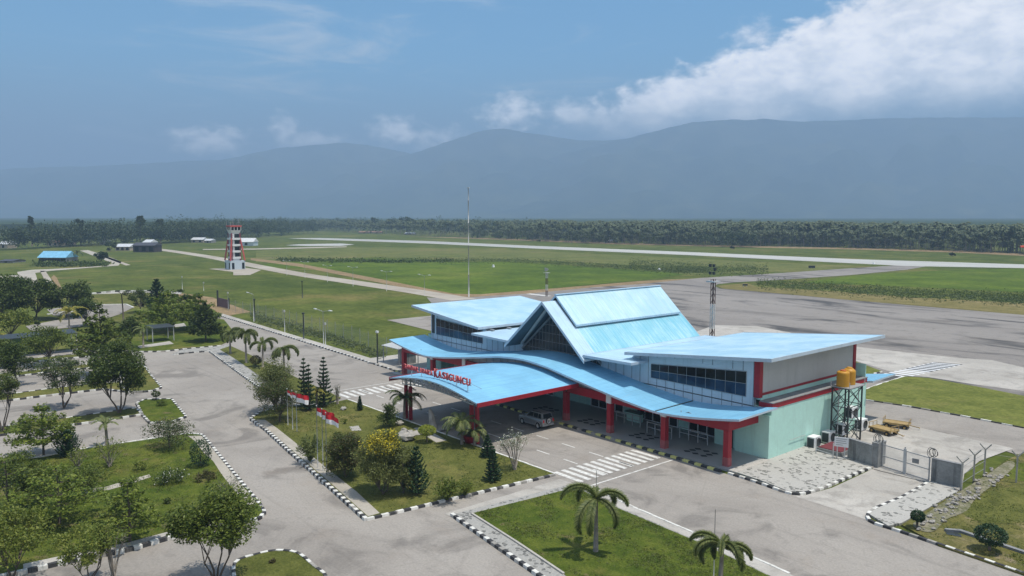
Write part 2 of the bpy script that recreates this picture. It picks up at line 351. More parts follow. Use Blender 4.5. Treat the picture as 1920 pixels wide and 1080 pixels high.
M['rooft'] = roofmat('top_roof_sheet', (0.42, 0.63, 0.74), (0.28, 0.56, 0.65), 'Y', 0.22, 0.40, (0.49, 0.67, 0.76))
M['rooff'] = roofmat('front_verge_sheet', (0.43, 0.60, 0.74), (0.35, 0.54, 0.70), 'Y', 0.3, 0.30)
M['roofs'] = roofmat('slope_roof_sheet', (0.24, 0.55, 0.67), (0.12, 0.43, 0.58), 'Y', 0.22, 0.65, (0.36, 0.61, 0.71))
M['tank'] = paint('yellow_tank_plastic', (0.50, 0.25, 0.022), 0.5, 0.1, 1.2, dirt=(0.42, 0.20, 0.02), dirtamt=0.3)
M['cart'] = paint('yellow_cart_paint', (0.36, 0.25, 0.10), 0.6, 0.2, 2.5, dirt=(0.30, 0.17, 0.06), dirtamt=0.6)
M['silver'] = paint('silver_car_paint', (0.27, 0.275, 0.285), 0.28, 0.02, 0.5, spec=0.6, metal=0.5)
M['bark'] = paint('tree_bark', (0.115, 0.095, 0.075), 0.95, 0.35, 4.0)
M['barkl'] = paint('pale_tree_bark', (0.24, 0.215, 0.185), 0.95, 0.3, 4.0)
M['rock'] = paint('grey_rock', (0.34, 0.32, 0.29), 0.9, 0.3, 2.0, dirt=(0.14, 0.13, 0.12), dirtamt=0.5)
L = {}
L['dark'] = leafmat('dark_green_leaf', (0.030, 0.052, 0.009), (0.094, 0.128, 0.021))
L['mid'] = leafmat('mid_green_leaf', (0.052, 0.083, 0.011), (0.150, 0.184, 0.027))
L['bright'] = leafmat('bright_green_leaf', (0.078, 0.122, 0.013), (0.190, 0.228, 0.030))
L['yell'] = leafmat('yellow_green_leaf', (0.085, 0.125, 0.018), (0.20, 0.22, 0.036))
L['lime'] = leafmat('lime_leaf', (0.18, 0.23, 0.03), (0.36, 0.38, 0.06))
L['olive'] = leafmat('olive_leaf', (0.085, 0.105, 0.030), (0.17, 0.185, 0.06))
L['grey'] = leafmat('grey_green_leaf', (0.060, 0.085, 0.035), (0.13, 0.155, 0.075))
L['pine'] = leafmat('dark_needle', (0.012, 0.036, 0.014), (0.036, 0.080, 0.026), trans=0.12)
L['brown'] = leafmat('brownish_leaf', (0.050, 0.052, 0.016), (0.115, 0.095, 0.035))
L['palm'] = leafmat('palm_leaflet', (0.060, 0.088, 0.024), (0.185, 0.205, 0.070))
L['ypalm'] = leafmat('yellow_palm_leaflet', (0.13, 0.15, 0.02), (0.36, 0.29, 0.05))
L['flower'] = leafmat('yellow_blossom', (0.40, 0.34, 0.025), (0.66, 0.54, 0.045))
L['wflower'] = leafmat('white_blossom', (0.45, 0.46, 0.40), (0.70, 0.70, 0.64))
L['coco'] = leafmat('coconut_leaflet', (0.026, 0.044, 0.014), (0.125, 0.150, 0.062), trans=0.12)
L['scrub'] = leafmat('scrub_leaf', (0.046, 0.074, 0.018), (0.085, 0.115, 0.030))
L['wood'] = leafmat('far_wood_leaf', (0.024, 0.044, 0.016), (0.070, 0.100, 0.038), trans=0.15)
# ------------------------------------------------------------------ the ground and everything paved
M['kf'] = paint('kerb_bare_concrete', (0.30, 0.285, 0.26), 0.9, 0.3, 2.0)
M['bank'] = pave('rubble_earth', (0.150, 0.145, 0.080), (0.075, 0.085, 0.030), (0.26, 0.235, 0.175), 1.0, 1.1)
def kerb(pts, seg=0.5, m=('kw', 'kb'), w=0.26, h=0.17, z=0.0, closed=False, gap=0.0):
    P = [Vector((p[0], p[1])) for p in pts] + ([Vector(pts[0][:2])] if closed else [])
    mb = MB(); i = 0; acc = 0.0; tot = sum((P[k + 1] - P[k]).length for k in range(len(P) - 1)); n = max(2, round(tot / seg))
    cum = [0]
    for k in range(len(P) - 1): cum.append(cum[-1] + (P[k + 1] - P[k]).length)
    def at(s):
        for k in range(len(P) - 1):
            if s <= cum[k + 1] + 1e-6: return P[k].lerp(P[k + 1], (s - cum[k]) / max(1e-6, cum[k + 1] - cum[k]))
        return P[-1]
    rr = random.Random(n)
    for k in range(n):
        a = at(tot * k / n); b = at(tot * (k + 1) / n); d = (b - a)
        if d.length < 1e-3: continue
        d.normalize(); q = Vector((-d.y, d.x)) * (w / 2); j = rr.uniform(-.008, .008); e = d * 0.004
        j2 = Vector((-d.y, d.x)) * rr.uniform(-.012, .012); a = a + e + j2; b = b - e + j2; t = q * 0.8
        bot = [(*(a - q), z - .05), (*(b - q), z - .05), (*(b + q), z - .05), (*(a + q), z - .05)]
        top = [(*(a - t), z + h + j), (*(b - t), z + h + j), (*(b + t), z + h + j), (*(a + t), z + h + j)]
        mb.hexa(bot, top, k % 2 if m[0] == m[1] or rr.random() > .09 else 2)
    return struct('kerb', mb, [M[m[0]], M[m[1]], M['kf']])
def sheet(name, pts, z, m, z0=None):
    mb = MB(); mb.poly(pts, z if z0 is None else z0, None if z0 is None else z); return struct(name, mb, M[m])
def smooth(pts, n=6, closed=False):                           # Catmull-Rom through the points
    P = [Vector(p[:2]) for p in pts]; out = []; N = len(P)
    for i in range(N if closed else N - 1):
        if closed: a, b, c, d = P[i - 1], P[i], P[(i + 1) % N], P[(i + 2) % N]
        else: a, b, c, d = P[max(i - 1, 0)], P[i], P[i + 1], P[min(i + 2, N - 1)]
        for k in range(n):
            t = k / n; out.append(tuple(0.5 * ((2 * b) + (c - a) * t + (2 * a - 5 * b + 4 * c - d) * t * t + (3 * b - a - 3 * c + d) * t ** 3)))
    if not closed: out.append(tuple(P[-1]))
    return out
def strip(pts, w0, w1=None):                                 # band around a centre line
    P = [Vector(p[:2]) for p in pts]; w1 = w1 or w0; l = []; r = []; n = len(P)
    for i, p in enumerate(P):
        d = (P[min(i + 1, n - 1)] - P[max(i - 1, 0)]).normalized(); w = (w0 + (w1 - w0) * i / (n - 1)) / 2
        q = Vector((-d.y, d.x)) * w; l.append(tuple(p + q)); r.append(tuple(p - q))
    return r + l[::-1]

g = MB(); NR = 96
for i in range(NR):                                            # disc of land out to the mountains
    pass
rings = [0, 60, 150, 300, 600, 1200, 2500, 5000, 11500]; vs = [(-150, 150, 0)]; fs = []
for r in rings[1:]:
    for k in range(NR): vs.append((-150 + r * math.cos(2 * math.pi * k / NR), 150 + r * math.sin(2 * math.pi * k / NR), 0))
for k in range(NR): fs.append((0, 1 + k, 1 + (k + 1) % NR))
for i in range(len(rings) - 2):
    for k in range(NR): fs.append((1 + i * NR + k, 1 + (i + 1) * NR + k, 1 + (i + 1) * NR + (k + 1) % NR, 1 + i * NR + (k + 1) % NR))
g.add(vs, fs); struct('ground', g, M['grass'])

# far fields, tracks, runway, apron (z grows in small steps)
sheet('field', gp((470, 500), (560, 485), (700, 484), (850, 490), (960, 489), (1100, 496), (1220, 506), (1290, 514), (1200, 526), (1100, 534), (1000, 545), (905, 552), (860, 552), (740, 530), (600, 505)), 0.02, 'bright')
sheet('field', gp((480, 470), (620, 462), (800, 465), (1000, 470), (1200, 480), (1400, 490), (1600, 498), (1560, 505), (1400, 512), (1290, 515), (1150, 498), (960, 488), (700, 482), (480, 492)), 0.025, 'olive')
sheet('field', gp((1500, 530), (1600, 517), (1740, 508), (1925, 503), (2100, 503), (2100, 560), (1925, 549), (1760, 540)), 0.025, 'bright')
sheet('field', gp((1344, 536), (1400, 531), (1500, 531), (1700, 548), (1920, 562), (2300, 590), (2300, 640), (1920, 591), (1762, 577), (1575, 561), (1425, 547), (1357, 542)), 0.035, 'drygrass')
sheet('bare_ground', gp((760, 443.5), (880, 447.5), (1000, 452), (1150, 458), (1300, 461.5), (1400, 464), (1600, 468), (1800, 474), (2000, 484), (2000, 479), (1800, 470), (1600, 465), (1400, 461), (1300, 459), (1150, 455), (1000, 449), (880, 445.5)), 0.05, 'brown')
sheet('field', gp((1400, 531), (1500, 533), (1700, 545), (1960, 560), (1960, 571), (1700, 557), (1560, 546), (1420, 538)), 0.045, 'grass')
sheet('field', gp((830, 487), (960, 486), (1080, 491), (1180, 497), (1330, 500), (1440, 503), (1340, 512), (1260, 511), (1080, 499), (960, 491), (830, 491)), 0.045, 'grass')
sheet('bare_ground', gp((900, 552), (1000, 544), (1110, 535), (1200, 527), (1260, 524), (1312, 522), (1200, 533), (1110, 539), (1000, 550), (930, 557), (870, 562), (700, 528), (560, 500), (470, 488), (470, 484), (560, 494), (700, 521), (850, 551)), 0.04, 'brown')
sheet('bare_ground', gp((96, 520), (101, 516), (106, 520), (118, 545), (108, 546)), 0.03, 'brown')
sheet('bare_ground', gp((285, 549), (340, 550), (400, 558), (430, 570), (470, 585), (440, 590), (420, 596), (400, 580), (340, 566), (290, 560)), 0.03, 'brown')
sheet('runway', gp((540, 447), (600, 446.2), (800, 452), (1000, 461), (1300, 473), (1600, 486), (1920, 496), (2300, 508), (2300, 521), (1920, 503), (1700, 499), (1600, 494), (1300, 479), (1000, 466), (800, 456.5), (600, 449.5)), 0.06, 'runway')
sheet('turning_pad', gp((535, 460), (560, 458), (640, 456.5), (665, 458.5), (640, 461), (580, 461.5)), 0.05, 'runway')
sheet('track', gp((380, 468.5), (480, 468), (560, 466), (650, 463.5), (650, 462), (560, 464), (480, 466), (380, 467)), 0.045, 'track')
APR = gp((845, 560), (905, 556), (1000, 550), (1110, 539), (1200, 533), (1312, 521.5), (1450, 513), (1575, 504.5), (1676, 498), (1740, 499), (1700, 506), (1594, 516), (1480, 524), (1380, 529.5), (1346, 533), (1340, 537), (1350, 541), (1425, 547.5), (1575, 561.5), (1762, 577.5), (1920, 591), (2300, 628))
sheet('apron', APR + [(20, 150), (20, 88), (-125, 88), G(800, 558)[:2]], 0.05, 'apron')
tr = [G(*p)[:2] for p in ((292, 467), (330, 472), (400, 483), (470, 497), (560, 514), (680, 532), (780, 547), (870, 562))]
sheet('perimeter_road', strip(smooth(tr), 7.5, 7.0), 0.055, 'track')
sheet('path', gp((150, 470), (165, 469), (200, 480), (228, 491), (222, 498), (170, 502), (95, 508), (66, 512), (72, 530), (72, 548), (50, 552), (52, 530), (36, 520), (32, 510), (60, 506), (130, 503), (190, 499), (212, 494)), 0.05, 'path')
sheet('path', gp((0, 518), (34, 516), (34, 519), (0, 522)), 0.05, 'path')
sheet('path', gp((75, 508), (85, 508), (110, 545), (95, 547)), 0.05, 'track')
sheet('path', gp((200, 481), (245, 497), (236, 498), (196, 483)), 0.05, 'track')
# front road, parking and service road
A = [(-160, 55.6), (-152.7, 55.4), (-120, 54.2), (-86, 52.9), (-78, 52.0), (-60, 51.5), (-34, 51.0), (-29.5, 50.9)]
low = gp((1545, 945), (1630, 975), (1700, 1003), (1800, 1037), (1920, 1077))
sheet('road', A + low + [(-2, 52), (0, 0), (-20, -25), (-80, -25), (-128, 0), (-132, 25), (-122, 36), (-121, 41), (-158, 43)], 0.012, 'asphalt')
sheet('service_road', [(-34.2, 73.2), (-27, 76), (-20, 73), G(1832, 848)[:2], G(1920, 863)[:2], (25, 72), (25, 95), (-130, 95), (-130, 78), (-86, 74)], 0.056, 'asphalt')
# airside lawns
isl = gp((1618, 734), (1650, 722), (1695, 708), (1740, 711), (1830, 727), (1920, 745), (2300, 810), (2300, 905), (1920, 804), (1800, 781), (1700, 763), (1622, 751))
sheet('lawn', isl, 0.17, 'lawn_airside', 0.0); kerb(isl[11:7:-1] , 0.95); kerb(isl[0:3], 0.9, ('kw', 'kw'))
isl2 = gp((1560, 690), (1600, 678), (1653, 698), (1606, 712)); sheet('lawn', isl2, 0.17, 'lawn_airside', 0.0); kerb([isl2[3], isl2[2]], 0.8)
sheet('concrete_pad', gp((1290, 628), (1340, 610), (1420, 612), (1500, 628), (1560, 645), (1640, 655), (1800, 672), (1860, 676), (1920, 690), (1920, 734), (1830, 722), (1740, 708), (1690, 704), (1600, 676), (1450, 660)), 0.062, 'concrete')
mb = MB()
a0 = Vector(G(1655, 702)[:2]); a1 = Vector(G(1700, 709)[:2]); b0_ = Vector(G(1752, 680)[:2]); b1_ = Vector(G(1806, 684)[:2])
mb.poly([a0.lerp(b0_, .38), a1.lerp(b1_, .38), b1_, b0_], 0.068, None, 1)
for k in range(11):
    t0 = k / 11 + .01; t1 = t0 + .042
    mb.poly([a0.lerp(b0_, t0), a1.lerp(b1_, t0), a1.lerp(b1_, t1), a0.lerp(b0_, t1)], 0.073, None, 0)
struct('crosswalk_marking', mb, [M['white'], paint('crossing_black', (0.045, 0.045, 0.045), 0.9)])

# gate driveway and stone pads
drv = gp((1482, 928), (1510, 929), (1560, 915), (1640, 878), (1660, 872), (1745, 900), (1737, 909), (1690, 935), (1640, 955), (1626, 968), (1632, 978))
sheet('driveway', drv + [(-23.8, 50.3)], 0.02, 'concrete')
sheet('concrete_pad', gp((1540, 850), (1600, 795), (1630, 785), (1720, 802), (1900, 842), (1836, 866), (1808, 890), (1803, 918), (1745, 907), (1650, 884)), 0.064, 'concrete')
pad1 = gp((1366, 884), (1436, 862), (1530, 833), (1560, 838), (1637, 877), (1600, 892), (1550, 914), (1512, 925), (1480, 925), (1420, 902))
sheet('stone_pavement', pad1, 0.16, 'stone', 0.0)
kerb(smooth(gp((1366, 889), (1420, 906), (1462, 921), (1487, 928), (1508, 927), (1550, 914), (1600, 892), (1637, 877)), 4), 0.52)
pad2 = gp((1630, 968), (1640, 957), (1690, 936), (1738, 909), (1752, 906), (1802, 919), (1795, 925), (1690, 985), (1665, 990))
sheet('stone_pavement', pad2, 0.16, 'stone', 0.0)
kerb(smooth(gp((1738, 908), (1690, 935), (1645, 954), (1628, 966), (1628, 976), (1645, 985), (1690, 999), (1780, 1030), (1850, 1054), (1925, 1080)), 4), 0.55)
slope = gp((1690, 987), (1795, 926), (1812, 920), (1850, 890), (1880, 870), (1915, 852), (2300, 930), (2300, 1200), (1925, 1082), (1850, 1056), (1760, 1025))
sheet('rough_ground', slope, 0.13, 'rough', 0.0)
sheet('grass_patch', gp((1880, 880), (1930, 868), (1990, 885), (1990, 915), (1910, 905), (1870, 895)), 0.145, 'lawn')
sheet('grass_patch', gp((1800, 965), (1850, 925), (1900, 915), (2000, 930), (2000, 975), (1900, 985), (1840, 985)), 0.145, 'lawn_dry')
sheet('rubble_bank', smooth(gp((1712, 986), (1745, 962), (1796, 928), (1850, 894), (1890, 868), (1902, 878), (1868, 908), (1830, 938), (1812, 962), (1775, 978), (1752, 1000), (1728, 1000)), 4, True), 0.165, 'bank')
mb = MB(); q = gp((1770, 1000), (1800, 1003), (1930, 1047)); q2 = gp((1772, 998), (1801, 1000), (1930, 1043.5))
for i in range(2): mb.poly([q[i], q[i + 1], q2[i + 1], q2[i]] if True else None, 0.1, 0.28, 0)
struct('drain_wall', mb, M['slab'])
mb = MB()
mb.poly(gp((1771, 999), (1800, 1003), (1803, 1011), (1775, 1006)), 0.1, 0.15, 0); struct('drain_opening', mb, M['dark'])

# porch kerb, drive edges
kerb([(-87, 52.85), (-78, 51.95), (-60, 51.35), (-35.2, 51.05)], 0.62, ('ky', 'kb'), 0.32, 0.18)
kerb([(-160, 55.75), (-152.7, 55.5), (-138, 55.0), (-120, 54.3), (-100, 53.5), (-87.2, 52.9)], 0.55)
sheet('pavement', [(-160, 57.2), (-152.7, 56.9), (-120, 55.7), (-100, 55.0), (-86, 54.3), (-86, 53.0), (-100, 53.6), (-120, 54.4), (-152.7, 55.6), (-160, 55.8)], 0.13, 'concrete', 0.0)
sheet('concrete_pad', [(-96, 53.6), (-85, 53.1), (-85, 64), (-96, 60)], 0.12, 'concrete', 0.0)
# centre lawn with the flagpoles
i1 = gp((687, 976), (600, 898), (540, 845), (500, 808), (470, 786), (490, 773), (533, 767), (564, 762), (610, 760)) + [(-75.6, 40.2), (-43.0, 40.5)]
sheet('lawn', i1, 0.15, 'lawn_dry', 0.0)
kerb(gp((687, 977), (600, 899), (540, 846), (500, 809), (470, 787), (490, 774), (533, 768)), 0.42, w=0.34, h=0.22)
kerb([i1[0], i1[-1]], 0.55, w=0.3); kerb([(-75.6, 40.3), (-43.0, 40.6)], 0.8, ('kw', 'kw'), 0.22)
sheet('pavement', gp((690, 972), (605, 896), (545, 845), (505, 810), (480, 790), (497, 790), (520, 806), (560, 838), (625, 891), (668, 925), (712, 966)), 0.156, 'path')
sheet('garden_path', gp((742, 818), (768, 822), (850, 806), (838, 798), (800, 806)), 0.16, 'concrete')
sheet('garden_path', gp((775, 806), (790, 803), (838, 829), (818, 833)), 0.164, 'concrete')
sheet('garden_path', gp((655, 803), (672, 801), (678, 810), (660, 811)), 0.16, 'concrete')
# lower right lawn with the palms
sheet('pavement', gp((833, 964), (1050, 899), (1080, 909), (846, 970)), 0.03, 'concrete')
i2 = gp((847, 968), (1078, 909), (1098, 913), (1183, 953), (1320, 1012), (1390, 1040), (1470, 1076), (1560, 1120), (1300, 1200), (1150, 1190), (1010, 1080))
sheet('stone_pavement', i2, 0.13, 'stone_dark', 0.0)
sheet('pavement', gp((1078, 909), (1098, 913), (1183, 953), (1320, 1012), (1390, 1040), (1470, 1076), (1570, 1120), (1510, 1118), (1433, 1078), (1320, 1023), (1160, 955), (1090, 918)), 0.136, 'concrete')
sheet('lawn', gp((886, 966), (1080, 917), (1160, 957), (1320, 1025), (1433, 1080), (1520, 1120), (1300, 1180), (1160, 1170), (1055, 1079)), 0.15, 'lawn')
kerb(gp((847, 967), (925, 1022), (1010, 1081), (1100, 1145)), 0.45, w=0.3, h=0.2)
kerb(gp((1098, 912), (1183, 952), (1320, 1011), (1390, 1039), (1480, 1079)), 0.9, ('kw', 'kw'), 0.22, 0.16)
mb = MB(); e1_ = [Vector(p) for p in gp((884, 967), (970, 1022), (1057, 1081))]
for i in range(2): mb.bar((*e1_[i], .17), (*e1_[i + 1], .17), .14, .1)
struct('lawn_edging', mb, M['concrete'])
# palm strip beside the drive
i0 = gp((393, 659), (404, 652), (430, 647)) + [(-108, 41.2), (-77.5, 40.3)] + gp((585, 770), (560, 768), (533, 764), (490, 728), (471, 716), (430, 686))
sheet('stone_pavement', i0, 0.13, 'stone_dark', 0.0)
sheet('lawn', gp((412, 657), (432, 650), (500, 681), (560, 712), (640, 748), (600, 762), (540, 740), (480, 702), (440, 674)), 0.15, 'lawn_dry')
kerb(gp((393, 660), (430, 687), (471, 717), (492, 731)), 0.45, w=0.3, h=0.2)
kerb(gp((325, 666), (360, 662), (393, 659.5)), 0.7); kerb(gp((262, 660.5), (306, 660), (340, 656), (414, 649)), 0.62, w=0.35)
sheet('stone_pavement', gp((325, 664), (393, 658), (414, 650), (340, 657)), 0.12, 'stone_dark', 0.0)
# upper parking lawns
u1 = gp((262, 660), (306, 659), (340, 655), (412, 648), (430, 640), (440, 625), (420, 600), (330, 600), (250, 610), (215, 640), (235, 655))
sheet('lawn', u1, 0.10, 'lawn', 0.0)
sheet('parking_bay', gp((258, 650), (318, 641), (326, 646), (262, 654)), 0.115, 'concrete')
sheet('parking_bay', gp((300, 613), (345, 607), (350, 613), (305, 616)), 0.115, 'concrete')
sheet('lawn', gp((60, 650), (80, 640), (200, 632), (235, 625), (235, 608), (150, 622), (40, 635), (0, 640), (0, 660)), 0.10, 'lawn', 0.0)
sheet('lawn', gp((140, 570), (150, 553), (280, 549), (300, 560), (330, 575), (300, 580), (260, 575), (235, 571), (180, 571)), 0.10, 'lawn_dry', 0.0)
sheet('lawn', gp((205, 600), (225, 590), (262, 581), (330, 580), (420, 600), (330, 606), (240, 612)), 0.09, 'lawn_dry', 0.0)
sheet('parking_road', gp((88, 581), (140, 573), (236, 571), (250, 577), (240, 582), (224, 590), (205, 596), (150, 613), (60, 622), (48, 612), (110, 600), (150, 592), (100, 592)), 0.07, 'asphalt')
sheet('parking_road', gp((152, 554), (217, 547.5), (280, 547), (340, 549), (340, 552), (280, 550), (217, 551), (152, 557)), 0.06, 'concrete')
kerb(gp((152, 553.5), (217, 547), (280, 546.5), (340, 549)), 1.4, w=0.5, h=0.35)
kerb(gp((140, 573), (236, 571), (250, 577)), 1.2, ('kw', 'kw'), 0.4); kerb(gp((88, 590), (150, 583), (180, 580)), 1.2, w=0.4)
# parking strips
def island(pts, m='lawn_dry', seg=0.6, n=0, z=0.14, rim=True):
    p = gp(*pts); sheet('lawn', p, z, m, 0.0)
    if rim: kerb(p, seg, w=0.28, h=z + .05, closed=True)
island(((256, 758), (271, 751), (322, 750), (337, 768), (349, 783), (322, 793), (281, 795), (268, 781)), 'lawn', 0.5)
island(((266, 779), (190, 791), (124, 800), (60, 810), (-60, 826), (-60, 812), (50, 796), (124, 786), (200, 775), (256, 767)), 'lawn_dry', 0.6)
island(((268, 684), (284, 706), (303, 728), (284, 735), (244, 737), (225, 725), (240, 700)), 'lawn_dry', 0.55)
island(((243, 737), (195, 731), (135, 738), (92, 743), (27, 751), (-60, 762), (-60, 751), (27, 740), (92, 731), (150, 724), (225, 718)), 'lawn_dry', 0.62)
island(((173, 691), (146, 693), (92, 699), (54, 704), (-60, 718), (-60, 710), (54, 697), (146, 687), (200, 681), (206, 686)), 'lawn_dry', 0.7)
island(((190, 668), (150, 671), (84, 677), (-60, 692), (-60, 686), (84, 671), (150, 665), (195, 662)), 'lawn_dry', 0.7)
# big left lawn
i3 = gp((-90, 880), (0, 870), (89, 858), (157, 844), (246, 831), (300, 823), (355, 815), (381, 818), (420, 866), (459, 914), (488, 948), (496, 963), (487, 975), (420, 988), (323, 1009), (237, 1034), (118, 1057), (44, 1075), (-90, 1105))
sheet('lawn', i3, 0.14, 'lawn', 0.0)
kerb(gp((375, 817), (381, 819), (420, 867), (459, 915), (488, 949), (496, 963), (487, 975), (420, 989)), 0.42, w=0.28, h=0.2)
kerb(gp((420, 989), (323, 1010), (237, 1035), (118, 1058), (44, 1076), (-90, 1106)), 0.5, w=0.34, h=0.24)
kerb(gp((-90, 880), (0, 870), (89, 858), (157, 844), (246, 831), (300, 823), (355, 815), (375, 817)), 0.8, ('kw', 'kw'), 0.25, 0.19)
sheet('pavement', gp((352, 820), (378, 820), (456, 914), (484, 948), (470, 955), (452, 940), (416, 893), (400, 868), (382, 852), (366, 830)), 0.147, 'path')
sheet('pavement', gp((420, 985), (323, 1006), (237, 1031), (118, 1054), (44, 1072), (44, 1062), (118, 1046), (237, 1022), (323, 999), (400, 982)), 0.147, 'concrete')
sheet('garden_path', gp((150, 922), (200, 916), (235, 905), (280, 893), (283, 898), (240, 912), (205, 922), (160, 929)), 0.15, 'path')
i4 = smooth(gp((440, 1060), (470, 1046), (515, 1036), (556, 1040), (585, 1062), (612, 1090), (560, 1130), (480, 1140), (445, 1100)), 5, True)
sheet('lawn', i4, 0.14, 'lawn_dry', 0.0); kerb(i4, 0.45, closed=True, w=0.24, h=0.18)
# road markings
mb = MB()
def dash(a, b, w=0.14, z=0.022): mb.poly(strip([a, b], w), z, None, 0)
for k in range(12):
    for yy in (43.9, 46.9): dash((-79 + k * 3.35, yy), (-79 + k * 3.35 + 1.6, yy))
for yy in np.arange(40.9, 50.6, 0.82): mb.poly([(-43.6, yy), (-40.6, yy), (-40.6, yy + .42), (-43.6, yy + .42)], 0.022)
dash((-39.6, 40.9), (-39.6, 50.7), 0.16)
struct('road_marking', mb, M['paintw'])
mb = MB()
for yy in np.arange(40.8, 52.4, 0.95): mb.poly([(-79.6, yy), (-76.6, yy), (-76.6, yy + .48), (-79.6, yy + .48)], 0.022)
mb.poly(strip([(-80.6, 41), (-80.6, 52)], .15), .022); struct('road_marking', mb, M['paintw'])
mb = MB()                                                        # helipad ring and cross beside the light mast
c = Vector(G(1010, 553.5)[:2])
mb.poly([(c.x - 4, c.y - .8), (c.x + 4, c.y - .8), (c.x + 4, c.y + .8), (c.x - 4, c.y + .8)], 0.075); struct('apron_marking', mb, M['paintw'])
# ------------------------------------------------------------------ the terminal
CX = -59.3
T = thing('terminal_building', 'long airport terminal with wavy blue porch roof, steep blue gable and red columns', 'terminal', (CX, 56.0, 0))
def hermite(tab, x):
    for i in range(len(tab) - 1):
        if x <= tab[i + 1][0]:
            (x0, y0), (x1, y1) = tab[i], tab[i + 1]; h = x1 - x0; t = (x - x0) / h
            def sl(k):
                a = tab[max(k - 1, 0)]; b = tab[min(k + 1, len(tab) - 1)]; return (b[1] - a[1]) / (b[0] - a[0])
            m0, m1 = (sl(i) * h if i else 0.0), sl(i + 1) * h
            return (2 * t**3 - 3 * t**2 + 1) * y0 + (t**3 - 2 * t**2 + t) * m0 + (-2 * t**3 + 3 * t**2) * y1 + (t**3 - t**2) * m1
    return tab[-1][1]
WAVE = [(0, 5.58), (3.5, 5.36), (5.6, 5.05), (7.6, 4.72), (11.5, 4.14), (14, 3.82), (17.3, 3.52), (19, 3.58), (21.2, 3.80), (24.2, 4.24), (25.6, 4.48)]
def wz(x): return hermite(WAVE, abs(x - CX))
def slab_profile(name, xs, zf, y0, y1, th, mats, parent, rise=0.0, edge=0.16):
    mb = MB(); n = len(xs)                                      # top, underside, then the four edges
    for i in range(n - 1):
        a, b = xs[i], xs[i + 1]; za, zb = zf(a), zf(b)
        mb.quad((a, y0, za), (b, y0, zb), (b, y1, zb + rise), (a, y1, za + rise), 0)
        mb.quad((a, y1, za + rise - th), (b, y1, zb + rise - th), (b, y0, zb - th), (a, y0, za - th), 1)
        mb.quad((a, y0 - .01, za - edge), (b, y0 - .01, zb - edge), (b, y0 - .01, zb + .02), (a, y0 - .01, za + .02), 1)
        mb.quad((b, y1, zb + rise - th), (a, y1, za + rise - th), (a, y1, za + rise), (b, y1, zb + rise), 1)
    for x, s in ((xs[0], 0), (xs[-1], 1)):
        z = zf(x); q = [(x, y0, z - edge), (x, y1, z + rise - edge), (x, y1, z + rise), (x, y0, z)]
        mb.add(q if s else q[::-1], [(0, 1, 2, 3)], 1)
    for f in range(len(mb.f)):
        if mb.m[f] == 0: mb.sm[f] = False
    return mb.build(name, mats, parent)
XS = list(np.linspace(-84.9, -33.8, 66))
slab_profile('porch_roof', XS, wz, 51.2, 56.62, 0.14, [M['roofp'], M['trim']], T, 0.10)
slab_profile('rear_porch_roof', XS, wz, 73.1, 77.8, 0.14, [M['roofp'], M['trim']], T, 0.10)
mb = MB(); mb.bar((-42.0, 51.25, wz(-42) + .03), (-42.0, 56.4, wz(-42) + .13), .12, .05); mb.build('roof_ridge_flashing', M['dark'], T)
# floor with black diamond inlays
mb = MB(); mb.box(-85.2, -34.5, 51.55, 58.7, -.05, .15); mb.build('porch_floor', M['tile'], T)
mb = MB(); mb.box(-34.5, -34.15, 51.55, 56.4, -.05, .17); mb.build('floor_edge', M['concrete'], T)
for cx_ in (-39.1, -45.3, -51.9, -58.4, -64.8, -71.5, -78.2):
    mb = MB()
    for i in (-1, 0, 1):
        for j in (-1, 0, 1):
            if i or j:
                x = cx_ + i * 0.85 + j * .1; y = 53.75 + j * 0.62
                mb.add([(x - .38, y, .156), (x, y - .30, .156), (x + .38, y, .156), (x, y + .30, .156)], [(0, 1, 2, 3)])
    mb.build('floor_inlay', M['dark'], T)

# columns, beams
COLX = [-35.6, -41.9, -48.2, -54.0, -64.6, -70.4, -76.9, -83.3]
for x in COLX:
    mb = MB(); mb.box(x - .24, x + .24, 52.16, 52.64, .85, 3.02); c = mb.build('column', M['red'], T)
    mb = MB(); mb.box(x - .26, x + .26, 52.14, 52.66, .13, .87); mb.build('column_foot', paint('worn_red_foot', (0.36, 0.10, 0.10), 0.7, 0.25, 2.0) if x == COLX[0] else bpy.data.materials['worn_red_foot'], c)
    if -50 < x < -37 or -82 < x < -69:
        top = wz(x) - .18
        mb = MB(); mb.box(x - .29, x + .29, 52.10, 52.70, 2.93, max(3.3, top)); mb.build('capital', M['white'], c)
def beam(x0, x1, name):
    mb = MB(); xs = np.linspace(x0, x1, 13)
    for a, b in zip(xs[:-1], xs[1:]):
        ta, tb = min(3.75, wz(a) - .16), min(3.75, wz(b) - .16)
        mb.hexa([(a, 52.2, 3.0), (b, 52.2, 3.0), (b, 52.6, 3.0), (a, 52.6, 3.0)], [(a, 52.2, ta), (b, 52.2, tb), (b, 52.6, tb), (a, 52.6, ta)])
    mb.build(name, M['red'], T)
edges = [-83.3 - .24] + COLX[1:-1][::-1] + [-35.6 + .24]
cs = sorted(COLX)
for a, b in zip(cs[:-1], cs[1:]): beam(a + (.29 if a > -83 else -.24), b - (.29 if b < -36 else -.24), 'beam')
for x in (-35.6, -83.3):
    mb = MB(); mb.box(x - .2, x + .2, 52.6, 56.7, 3.02, 3.72); mb.build('end_beam', M['red'], T)
mb = MB(); xs = np.linspace(-74.5, -44, 60)
for a, b in zip(xs[:-1], xs[1:]):
    mb.quad((a, 52.5, 3.74), (b, 52.5, 3.74), (b, 52.5, max(3.75, wz(b) - .12)), (a, 52.5, max(3.75, wz(a) - .12)), 0)
for x in np.arange(-74, -44, 1.22):
    if wz(x) > 4.0: mb.box(x - .03, x + .03, 52.46, 52.49, 3.76, wz(x) - .15, 1)
